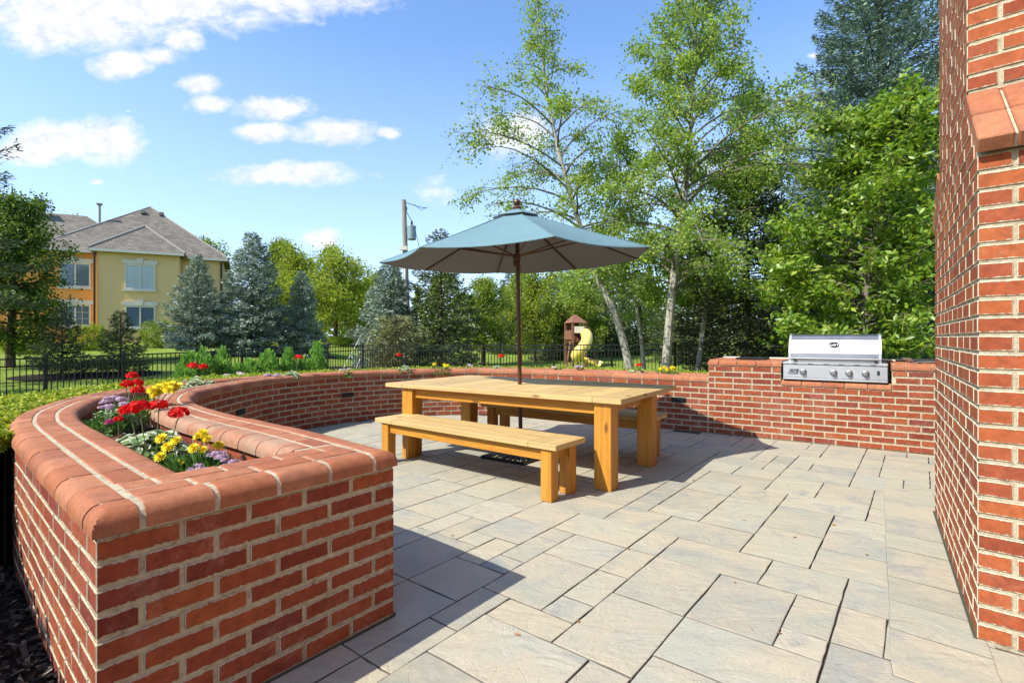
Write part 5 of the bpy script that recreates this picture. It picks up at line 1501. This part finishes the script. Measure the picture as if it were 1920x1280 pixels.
far_plant('white_flower', 'small pale flowers just beyond the pair of red heads', 'pale flower', 440, 'white', 3, None, 'disc', 0.12, 0.14, 16, up=0.2, hr=0.035)
far_plant('ageratum_plant', 'low lilac flowers left of the red geranium near the rightmost juniper', 'lilac flower', 508, 'lilac', 3, gL, 'blade', 0.12, 0.13, 20, up=0.16)
far_plant('geranium_plant', 'single red geranium over whitish leaves by the tallest juniper', 'geranium', 542, 'geranium', 1, gG, 'variegated', 0.17, 0.22, 60, up=0.40, hr=0.048)
far_plant('white_flower', 'faint pale flowers behind the wall light left of the table', 'pale flower', 650, 'white', 3, None, 'disc', 0.10, 0.16, 12, up=0.19, hr=0.03)
far_plant('geranium_plant', 'single red geranium above the left corner of the table', 'geranium', 755, 'geranium', 1, gG, 'variegated', 0.13, 0.22, 40, up=0.38, hr=0.045)
far_plant('marigold_plant', 'yellow green marigold behind the left part of the table', 'marigold', 825, 'marigold', 4, gM, 'blade', 0.18, 0.2, 60, up=0.21, hr=0.036)
far_plant('ageratum_plant', 'tiny lilac flowers on the wall behind the middle of the table', 'lilac flower', 875, 'lilac', 2, gL, 'blade', 0.09, 0.17, 14, up=0.21, hr=0.035)
far_plant('geranium_plant', 'small red geranium just left of the umbrella pole', 'geranium', 930, 'geranium', 1, gG, 'variegated', 0.14, 0.2, 40, up=0.34, hr=0.045)
far_plant('white_flower', 'pale flowers right of the umbrella pole', 'pale flower', 1045, 'white', 3, None, 'disc', 0.14, 0.17, 16, up=0.19, hr=0.03)
far_plant('petunia_plant', 'purple flowers below the slide', 'purple flower', 1087, 'lilac', 3, None, 'bronze', 0.12, 0.18, 26, up=0.2, hr=0.05)
far_plant('geranium_plant', 'geranium with small red heads at the foot of the leaning birch', 'geranium', 1193, 'geranium', 2, gG, 'variegated', 0.18, 0.19, 70, up=0.27, hr=0.035)
far_plant('marigold_plant', 'last yellow marigold before the raised grill counter', 'marigold', 1250, 'marigold', 6, gM, 'blade', 0.20, 0.18, 60, up=0.22, hr=0.036)
# ---------------------------------------------------------------- house
def stucco(name, col): return simple(name, col, 0.9, var=0.08, nscale=3, bstr=0.25)
M_TAN = stucco('tan_stucco', (0.68, 0.46, 0.20)); M_ORG = stucco('orange_stucco', (0.80, 0.32, 0.07)); M_TRIM = stucco('pale_trim', (0.60, 0.55, 0.45))
m, nt, out = newmat('grey_shingles')
uvn = N(nt, 'TexCoord').outputs['Object']
bt = N(nt, 'TexBrick', {'Vector': N(nt, 'CombineXYZ', {0: N(nt, 'SeparateXYZ', {0: uvn}).outputs[0], 1: N(nt, 'SeparateXYZ', {0: uvn}).outputs[2]}).outputs[0], 'Color1': (0.20, 0.17, 0.13, 1), 'Color2': (0.135, 0.115, 0.088, 1), 'Mortar': (0.06, 0.052, 0.045, 1), 'Scale': 1.0, 'Mortar Size': 0.012, 'Brick Width': 0.32, 'Row Height': 0.14})
cc = mix(nt, 1.0, bt.outputs[0], ramp(nt, noise(nt, uvn, 1.5, 6, 0.7), [(0.3, 0.75), (0.7, 1.3)]), 'MULTIPLY')
finish(nt, out, cc, 0.95, bt.outputs['Fac'], -0.6, 0.03)
M_SHIN = m
M_GLASS, nt, out = newmat('window_glass'); finish(nt, out, (0.10, 0.14, 0.19), 0.06, spec=0.9)
M_GLASSL, nt, out = newmat('blind_glass'); finish(nt, out, (0.42, 0.48, 0.50), 0.15, spec=0.6)
HO = (-25.1, 31.3); he = (0.891, 0.454); hn = (-0.454, 0.891)
ZE, ZG = 6.5, 0.3
house = thing('yellow_house', 'two storey stucco house with tan and orange walls and grey hipped roof', 'house', None, (HO[0], HO[1], 0), math.atan2(he[1], he[0]))
q = MB(); box(q, 0, 4.2, 0, 3.0, ZG, ZE); q.build('wall', M_TAN, house)
q = MB(); box(q, -4.6, -0.02, 1.1, 9, ZG, ZE); w_ = q.build('wall', M_ORG, house); w_['label'] = 'orange stucco wall of the left wing'
q = MB(); box(q, 4.22, 6.6, 1.3, 11, ZG, ZE-0.02); q.build('wall', M_TAN, house)
q = MB(); box(q, -9, -4.62, 1.6, 7, ZG, ZE-0.05); q.build('wall', M_ORG, house)
def hip(mb, x0, x1, y0, y1, z, pitch, ov=0.35, m=0):
    x0 -= ov; x1 += ov; y0 -= ov; y1 += ov
    w, d = x1-x0, y1-y0; h = min(w, d)/2*pitch
    if w > d: r = [(x0+d/2, (y0+y1)/2, z+h), (x1-d/2, (y0+y1)/2, z+h)]
    else: r = [((x0+x1)/2, y0+w/2, z+h), ((x0+x1)/2, y1-w/2, z+h)]
    V = [(x0, y0, z), (x1, y0, z), (x1, y1, z), (x0, y1, z)]+r+[(x0, y0, z-0.16), (x1, y0, z-0.16), (x1, y1, z-0.16), (x0, y1, z-0.16)]
    F = ([(0, 1, 5, 4), (1, 2, 5), (2, 3, 4, 5), (3, 0, 4)] if w > d else [(0, 1, 4), (1, 2, 5, 4), (2, 3, 5), (3, 0, 4, 5)])
    mb.add(V, F+[(6, 7, 1, 0), (7, 8, 2, 1), (8, 9, 3, 2), (9, 6, 0, 3), (9, 8, 7, 6)])
    return V, r
rf = MB()
hip(rf, -3.0, 6.6, 1.3, 11, ZE+0.12, 0.80)
hip(rf, -0.02, 4.2, 0, 7.0, ZE+0.14, 0.80)
hip(rf, -12, 2.0, 1.15, 8.2, ZE+0.13, 0.72)
roof = rf.build('roof', M_SHIN, house)
q = MB(); box(q, -0.32, 4.5, -0.42, -0.33, ZE-0.04, ZE+0.12); box(q, -5, -0.4, 0.70, 0.78, ZE-0.04, ZE+0.11); box(q, 4.3, 6.9, 0.9, 0.99, ZE-0.04, ZE+0.11); q.build('gutter', M_TRIM, roof)
M_RIDGE = simple('ridge_cap', (0.26, 0.235, 0.2), 0.9)
q = MB()
for a, b in (((-0.37, -0.35, ZE+0.16), (2.09, 2.1, ZE+0.14+2.46*0.8)), ((4.55, -0.35, ZE+0.16), (2.09, 2.1, ZE+0.14+2.46*0.8)), ((2.09, 2.1, ZE+0.14+2.46*0.8), (2.09, 4.5, ZE+0.14+2.46*0.8)), ((-3.35, 0.95, ZE+0.14), (1.8, 6.15, ZE+0.12+5.15*0.8)), ((6.95, 0.95, ZE+0.14), (1.8, 6.15, ZE+0.12+5.15*0.8))):
    tube(q, [a, b], 0.07, 5)
q.build('ridge', M_RIDGE, roof)
for x, y in ((1.5, 5.2), (2.6, 5.2)):
    q = MB(); zz = ZE+0.12+(y-0.95)*0.8; box(q, x-0.14, x+0.14, y-0.2, y+0.2, zz, zz+0.22, bev=0.02); q.build('roof_vent', M_RIDGE, roof)
q = MB(); tube(q, [(-0.7, 4.0, 8.0), (-0.7, 4.0, 10.1)], 0.07, 8); box(q, -0.84, -0.56, 3.88, 4.12, 10.1, 10.22); q.build('flue_pipe', M_RIDGE, roof)
q = MB(); box(q, -4.2, -3.6, 3.7, 4.3, 7.0, 9.75); box(q, -4.28, -3.52, 3.62, 4.38, 9.75, 9.87); tube(q, [(-3.9, 4, 9.87), (-3.9, 4, 10.1)], 0.16, 8); q.build('chimney', simple('grey_stone', (0.28, 0.26, 0.23), 0.9, var=0.3, nscale=4), roof)
def window(x0, x1, y, z0, z1, mat, grid, lab=None):
    q = MB(); t_ = 0.09
    for a, b, c, d in ((x0-t_, x1+t_, z0-t_, z0), (x0-t_, x1+t_, z1, z1+t_*1.2), (x0-t_, x0, z0, z1), (x1, x1+t_, z0, z1), ((x0+x1)/2-0.04, (x0+x1)/2+0.04, z0, z1)): box(q, a, b, y-0.07, y+0.02, c, d)
    box(q, x0-0.2, x1+0.2, y-0.1, y, z1+t_*1.2, z1+0.36); box(q, x0-0.16, x1+0.16, y-0.12, y, z0-0.22, z0-t_)
    q.add([((x0+x1)/2-0.12, y-0.14, z1+0.10), ((x0+x1)/2+0.12, y-0.14, z1+0.10), ((x0+x1)/2+0.17, y-0.14, z1+0.46), ((x0+x1)/2-0.17, y-0.14, z1+0.46)]+[((x0+x1)/2-0.12, y, z1+0.10), ((x0+x1)/2+0.12, y, z1+0.10), ((x0+x1)/2+0.17, y, z1+0.46), ((x0+x1)/2-0.17, y, z1+0.46)], BOXF)
    f = q.build('window', M_TRIM, house)
    q = MB(); box(q, x0+0.001, x1-0.001, y-0.03, y-0.015, z0, z1)
    q.build('pane', mat, f)
    if grid:
        q = MB()
        for k in range(1, 4):
            if k != 2: x = lerp(x0, x1, k/4); box(q, x-0.012, x+0.012, y-0.05, y-0.032, z0, z1)
        for k in range(1, 3): z = lerp(z0, z1, k/3); box(q, x0, x1, y-0.05, y-0.032, z-0.012, z+0.012)
        q.build('glazing_bars', M_TRIM, f)
window(1.45, 2.85, 0, 4.35, 5.72, M_GLASSL, True)
window(1.45, 2.85, 0, 1.95, 3.15, M_GLASS, False)
window(-1.95, -0.62, 1.1, 4.45, 5.75, M_GLASS, False)
window(-1.95, -0.62, 1.1, 2.05, 3.2, M_GLASS, True)
q = MB(); tube(q, [(-0.12, -0.06, ZE-0.1), (-0.12, -0.06, ZG)], 0.055, 8); q.build('downspout', M_BLACK, house)
q = MB(); tube(q, [(6.5, 1.2, ZE-0.1), (6.5, 1.2, ZG)], 0.06, 8); q.build('downspout', M_BLACK, house)
# ---------------------------------------------------------------- utility pole with transformer
Yp = 26.5
px_, py_ = atdist(766, Yp); zb = ter(px_, py_)
M_POLE = bark_mat('weathered_pole', (0.20, 0.18, 0.15), (0.38, 0.35, 0.30))
up_ = thing('utility_pole', 'weathered wooden utility pole left of the umbrella', 'utility pole', None, (px_, py_, zb))
tx = (757-960)/FPX*Yp-px_; zt = hz(375, Yp)-zb
q = MB(); tube(q, [(0, 0, -0.3), (tx, 0, zt)], [0.17, 0.12], 12); q.build('pole', M_POLE, up_)
M_TRANS = simple('transformer_grey', (0.20, 0.27, 0.28), 0.5, 0.2)
q = MB(); cx = tx+0.42; z1 = hz(450, Yp)-zb; z2 = hz(424, Yp)-zb
lathe(q, [(0.20, 0), (0.22, 0.03), (0.22, z2-z1-0.06), (0.235, z2-z1-0.05), (0.2, z2-z1), (0.05, z2-z1+0.04)], 18, (cx, -0.05, z1))
tf = q.build('transformer', M_TRANS, up_)
q = MB(); lathe(q, [(0.05, 0), (0.065, 0.06), (0.045, 0.09), (0.06, 0.14), (0.03, 0.24)], 10, (cx, -0.05, z2+0.03)); q.build('bushing', M_BLACK, tf)
q = MB(); box(q, tx+0.05, cx-0.15, -0.05, 0.0, z1+0.15, z1+0.2); box(q, tx+0.05, cx-0.15, -0.05, 0.0, z2-0.2, z2-0.15); q.build('bracket', M_BLACK, tf)
q = MB(); za = hz(380, Yp)-zb
pts = [(tx, 0, za)]+[(tx+1.1*i/6, -0.1*i, za-0.10*i/1.5+0.02*math.sin(i)) for i in range(1, 8)]
tube(q, pts, 0.02, 5)
tube(q, [(tx+0.1, -0.05, za-0.35), (tx+0.32, -0.1, za-0.8), (cx, -0.05, z2+0.25)], 0.018, 5); tube(q, [(tx+0.55, -0.1, za-0.1), (tx+0.9, -0.1, za-0.42), (tx+1.25, -0.1, za-0.25)], 0.012, 5)
tube(q, [(cx+0.15, -0.1, z2-0.1), (cx+0.4, -0.1, z1-0.4)], 0.014, 5)
lathe(q, [(0.05, -0.08), (0.05, 0.08)], 8, (tx-0.06, 0, za+0.05)); lathe(q, [(0.06, -0.08), (0.04, 0.08)], 8, (tx+0.14, -0.05, za-0.3))
q.build('wiring', M_BLACK, up_)
q = MB(); x9 = hz(500, Yp)-zb
tube(q, [(tx*0.6, -0.12, hz(540, Yp)-zb), (tx*0.6, -0.12, hz(478, Yp)-zb)], 0.07, 8); box(q, tx*0.7-0.25, tx*0.7+0.15, -0.25, -0.1, hz(470, Yp)-zb, hz(463, Yp)-zb); q.build('meter_conduit', M_TRIM, up_)
# guy wires with pale sleeves
for a_, b_, lb in (((640, 672), (698, 590), 'left pale guy wire running down to the mulch ring by the pole'), ((664, 660), (712, 588), 'right pale guy wire running down to the mulch ring by the pole')):
    x0, y0 = atdist(a_[0], 21.5); x1, y1 = atdist(b_[0], 24.0); z0 = ter(x0, y0)-0.05; q = MB()
    tube(q, [(x0, y0, z0), (lerp(x0, x1, 0.55), lerp(y0, y1, 0.55), lerp(z0, hz(b_[1], 24), 0.55))], 0.017, 6)
    tube(q, [(x0, y0, z0), (x1, y1, hz(b_[1], 24)), (px_+tx*0.7, py_, hz(480, Yp))], 0.009, 4)
    tag(q.build('guy_wire', M_TRIM), lb, 'guy wire')
# gate pillar beyond
x, y = atdist(664, 36); q = MB(); z = ter(x, y)
box(q, x-0.42, x+0.42, y-0.42, y+0.42, z-0.2, hz(612, 36), bev=0.02); box(q, x-0.52, x+0.52, y-0.52, y+0.52, hz(612, 36), hz(608, 36), bev=0.02)
tag(q.build('gate_pillar', simple('limestone', (0.52, 0.46, 0.34), 0.9, var=0.25, nscale=3)), 'square pale stone gate pillar far behind the fence', 'pillar')
for px, Y, r, lb in ((116, 17, 1.15, 'a'), (226, 17.5, 1.0, 'b'), (690, 21.5, 2.3, 'c'), (835, 20, 1.4, 'd'), (566, 26.5, 1.3, 'e'), (472, 25.5, 1.5, 'f')):
    x, y = atdist(px, Y); V = [(x, y, ter(x, y)+0.07)]; n_ = 22
    for k in range(n_):
        a = 6.283*k/n_; rr = r*(1+0.08*math.sin(3*a+Y)); X_, Y_ = x+rr*math.cos(a)*1.25, y+rr*math.sin(a); V.append((X_, Y_, ter(X_, Y_)+0.012))
    q = MB(); q.add(V, [(0, 1+k, 1+(k+1) % n_) for k in range(n_)]); tag(q.build('mulch_ring', M_MULCH, None, True), kind='structure')
# ---------------------------------------------------------------- play tower with slide
Ys = 27.5
sx, sy = atdist(1086, Ys); sz = ter(sx, sy)
ps = thing('play_tower', 'wooden play tower on the far lawn right of the umbrella pole', 'play tower', None, (sx, sy, sz), 0.25)
M_PLAY = simple('red_cedar', (0.20, 0.085, 0.045), 0.7, var=0.3)
M_YEL = simple('yellow_plastic', (0.78, 0.56, 0.13), 0.35, var=0.05, spec=0.6)
M_WHT = simple('cream_panel', (0.70, 0.66, 0.52), 0.6, var=0.05)
Wt = 0.36
for x in (-Wt, Wt):
    for y in (0, 1.1):
        q = MB(); box(q, x-0.05, x+0.05, y-0.05, y+0.05, -0.1, 2.35); q.build('post', M_PLAY, ps)
q = MB(); box(q, -Wt, Wt, 0, 1.1, 1.28, 1.36); q.build('deck', M_PLAY, ps)
q = MB(); box(q, -Wt+0.08, Wt-0.08, -0.07, -0.03, 1.75, 2.1, bev=0.01); q.build('front_panel', M_WHT, ps)
q = MB(); box(q, -Wt-0.02, Wt+0.02, 1.13, 1.16, 1.4, 2.3); box(q, -Wt-0.08, -Wt-0.05, 0.0, 1.1, 1.4, 1.9); box(q, Wt+0.05, Wt+0.08, 0, 1.1, 1.4, 1.9); q.build('side_rail', M_PLAY, ps)
q = MB(); q.add([(-Wt-0.08, -0.1, 2.3), (Wt+0.08, -0.1, 2.3), (Wt+0.08, 1.2, 2.3), (-Wt-0.08, 1.2, 2.3), (-0.12, 0.55, 2.75), (0.05, 0.55, 2.75)], [(0, 1, 5, 4), (1, 2, 5), (2, 3, 4, 5), (3, 0, 4), (3, 2, 1, 0)]); q.build('roof', M_PLAY, ps)
for a, b in (((-0.9, -0.5, -0.05), (-0.5, 0, 1.3)), ((1.15, -0.2, -0.05), (0.5, 0.2, 1.5))): q = MB(); tube(q, [a, b], 0.045, 6); q.build('brace', M_PLAY, ps)
q = MB()
cpts = []
ctl = [(0.34, -0.25, 1.62), (0.22, -0.55, 1.38), (-0.05, -0.95, 1.12), (-0.36, -1.05, 0.86), (-0.50, -0.85, 0.60), (-0.30, -0.62, 0.42), (0.05, -0.75, 0.30), (0.32, -1.05, 0.20)]
kk = np.linspace(0, len(ctl)-1, 25)
cpts = [tuple(np.interp(k, range(len(ctl)), [c[j] for c in ctl]) for j in range(3)) for k in kk]
tube(q, [(0.36, 0.0, 1.72)]+cpts[:17], 0.30, 14, caps=False)
sl_ = q.build('spiral_slide', M_YEL, ps, True)
q = MB(); 
V = []; F = []
run = cpts[14:]+[(cpts[-1][0]+0.2, cpts[-1][1]-0.3, 0.14)]
for i, p in enumerate(run):
    d = np.array(run[min(i+1, len(run)-1)])-np.array(run[max(i-1, 0)]); d /= np.linalg.norm(d); s = np.cross(d, [0, 0, 1]); s /= np.linalg.norm(s)
    for k in range(7):
        t_ = math.pi*(k/6); pp = np.array(p)+s*math.cos(t_)*0.34+np.array([0, 0, 1])*(-math.sin(t_)*0.26+0.16); V.append(tuple(pp))
for i in range(len(run)-1):
    for k in range(6): F.append((i*7+k, i*7+k+1, (i+1)*7+k+1, (i+1)*7+k))
q.add(V, F); q.build('slide_chute', M_YEL, sl_, True)
# ---------------------------------------------------------------- anchors
for t_, l_ in ((wall, (-0.86, 1.9, 0)), (cnt, (*gl(2.6), 0)), (chim, (CN[0], CN[1], 0)), (um, (UB[0], UB[1], 0)), (gr, (*gl((ga+gb)/2), ZT)), (tr, (*gl(t_px(1410, 0.35), 0.35), 13*C)), (ut, (*gl(x0_ if False else t_px(1703, 0.1), 0.1), 13*C)), (tg, (*gl(t_px(1712, 0.2), 0.2), 13*C)), (fc, (-5.48, 19.0, -0.3)), (hg, (-3.9, 5.4, 0))):
    l_ = tuple(float(v) for v in l_)
    t_.location = l_
    for ch in t_.children: ch.location = (-l_[0], -l_[1], -l_[2])
# ---------------------------------------------------------------- light, sky, camera
SUN = Vector((-0.853, -0.522, 1.015)).normalized()
sun = bpy.data.lights.new('sun', 'SUN'); sun.energy = P_SUN; sun.angle = math.radians(0.5); sun.color = (1.0, 0.955, 0.87)
so = bpy.data.objects.new('sun', sun); COL.objects.link(so); so.rotation_euler = SUN.to_track_quat('Z', 'Y').to_euler()
w = bpy.data.worlds.new('World'); SC.world = w; w.use_nodes = True; nt = w.node_tree; nt.nodes.clear()
out = nt.nodes.new('ShaderNodeOutputWorld')
sky = nt.nodes.new('ShaderNodeTexSky'); sky.sky_type = 'NISHITA'; sky.sun_disc = False
sky.sun_elevation = math.asin(SUN.z); sky.sun_rotation = math.atan2(SUN.x, SUN.y); sky.air_density = 1.0; sky.dust_density = 0.6; sky.ozone_density = 1.6; sky.altitude = 200
tc = N(nt, 'TexCoord').outputs['Generated']
sp = N(nt, 'SeparateXYZ', {0: tc})
yy = mth(nt, 'MAXIMUM', sp.outputs[1], 0.08)
u = mth(nt, 'DIVIDE', sp.outputs[0], yy); v = mth(nt, 'DIVIDE', sp.outputs[2], yy)
uvv = N(nt, 'CombineXYZ', {0: u, 1: v, 2: 0.0}).outputs[0]
clouds = [(250, 8, 330, 62), (130, 45, 190, 50), (470, -20, 260, 55), (345, 72, 38, 22), (230, 122, 55, 26), (300, 105, 50, 20), (110, 262, 100, 34), (210, 262, 62, 50), (60, 285, 70, 24),
          (500, 203, 82, 24), (400, 195, 50, 18), (378, 160, 46, 20), (492, 248, 55, 19), (628, 248, 80, 25), (728, 249, 26, 13), (545, 326, 120, 24), (600, 447, 36, 20), (182, 341, 24, 11), (240, 208, 18, 9),
          (965, 248, 95, 60), (1320, 330, 240, 80), (1525, 105, 20, 10), (820, 360, 90, 60)]
weak = {19: 0.8, 20: 0.55, 21: 0.5, 22: 0.22, 17: 0.6, 18: 0.35, 5: 0.8}
best = None
for i, (cx, cy, rx, ry) in enumerate(clouds):
    a = mth(nt, 'MULTIPLY', mth(nt, 'SUBTRACT', u, (cx-960)/FPX), FPX/rx)
    vy = mth(nt, 'SUBTRACT', v, (HY-cy)/FPX)
    b = mth(nt, 'MULTIPLY', vy, FPX/ry)
    d2 = mth(nt, 'ADD', mth(nt, 'MULTIPLY', a, a), mth(nt, 'MULTIPLY', b, b))
    k = mth(nt, 'SUBTRACT', weak.get(i, 1.0), mth(nt, 'SQRT', d2))
    best = k if best is None else mth(nt, 'MAXIMUM', best, k)
nz = noise(nt, mapping(nt, uvv, (7, 12, 1)), 1.0, 8, 0.62, 0.5)
nz2 = noise(nt, mapping(nt, uvv, (26, 40, 1), (3, 1, 0)), 1.0, 7, 0.65, 0.4)
nn = mth(nt, 'ADD', mth(nt, 'MULTIPLY', nz, 1.9), mth(nt, 'MULTIPLY', nz2, 0.8))
f = mth(nt, 'ADD', best, mth(nt, 'SUBTRACT', nn, 1.42))
mask = ramp(nt, mth(nt, 'MULTIPLY_ADD', f, 1.3, 0.33, clamp=True), [(0.0, 0.0), (0.3, 0.35), (0.85, 1.0)])
hemi = mth(nt, 'GREATER_THAN', sp.outputs[1], 0.09)
mask = mth(nt, 'MULTIPLY', mask, hemi)
shade = ramp(nt, nz2, [(0.3, (3.4, 3.55, 4.0)), (0.58, (4.5, 4.5, 4.5))])
skyc = mix(nt, 1.0, sky.outputs[0], SKY_TINT, 'MULTIPLY')
# thin summer haze towards the horizon
el = mth(nt, 'ABSOLUTE', sp.outputs[2])
hzf = ramp(nt, el, [(0.0, 0.62), (0.2, 0.33), (0.5, 0.0)])
skyc = mix(nt, hzf, skyc, (3.4, 3.9, 4.8))
col = mix(nt, mth(nt, 'MULTIPLY', mask, 0.93), skyc, shade)
bg = N(nt, 'Background', {'Color': col, 'Strength': P_SKY})
nt.links.new(bg.outputs[0], out.inputs[0])
cam = bpy.data.cameras.new('camera'); cam.sensor_width = 36; cam.lens = 36*FPX/1920; cam.shift_y = -(640-HY)/1920; cam.clip_end = 2000; cam.clip_start = 0.05
co_ = bpy.data.objects.new('camera', cam); COL.objects.link(co_); co_.location = (0, 0, EYE); co_.rotation_euler = (math.pi/2, 0, 0)
SC.camera = co_
SC.view_settings.view_transform = 'Standard'; SC.view_settings.look = 'None'; SC.view_settings.exposure = P_EXP; SC.view_settings.gamma = 1
SC.render.engine = 'CYCLES'
SC.cycles.use_denoising = True
SC.cycles.max_bounces = 6; SC.cycles.diffuse_bounces = 3; SC.cycles.glossy_bounces = 3; SC.cycles.transmission_bounces = 3; SC.cycles.transparent_max_bounces = 6
SC.cycles.caustics_reflective = False; SC.cycles.caustics_refractive = False
SC.cycles.sample_clamp_indirect = 8
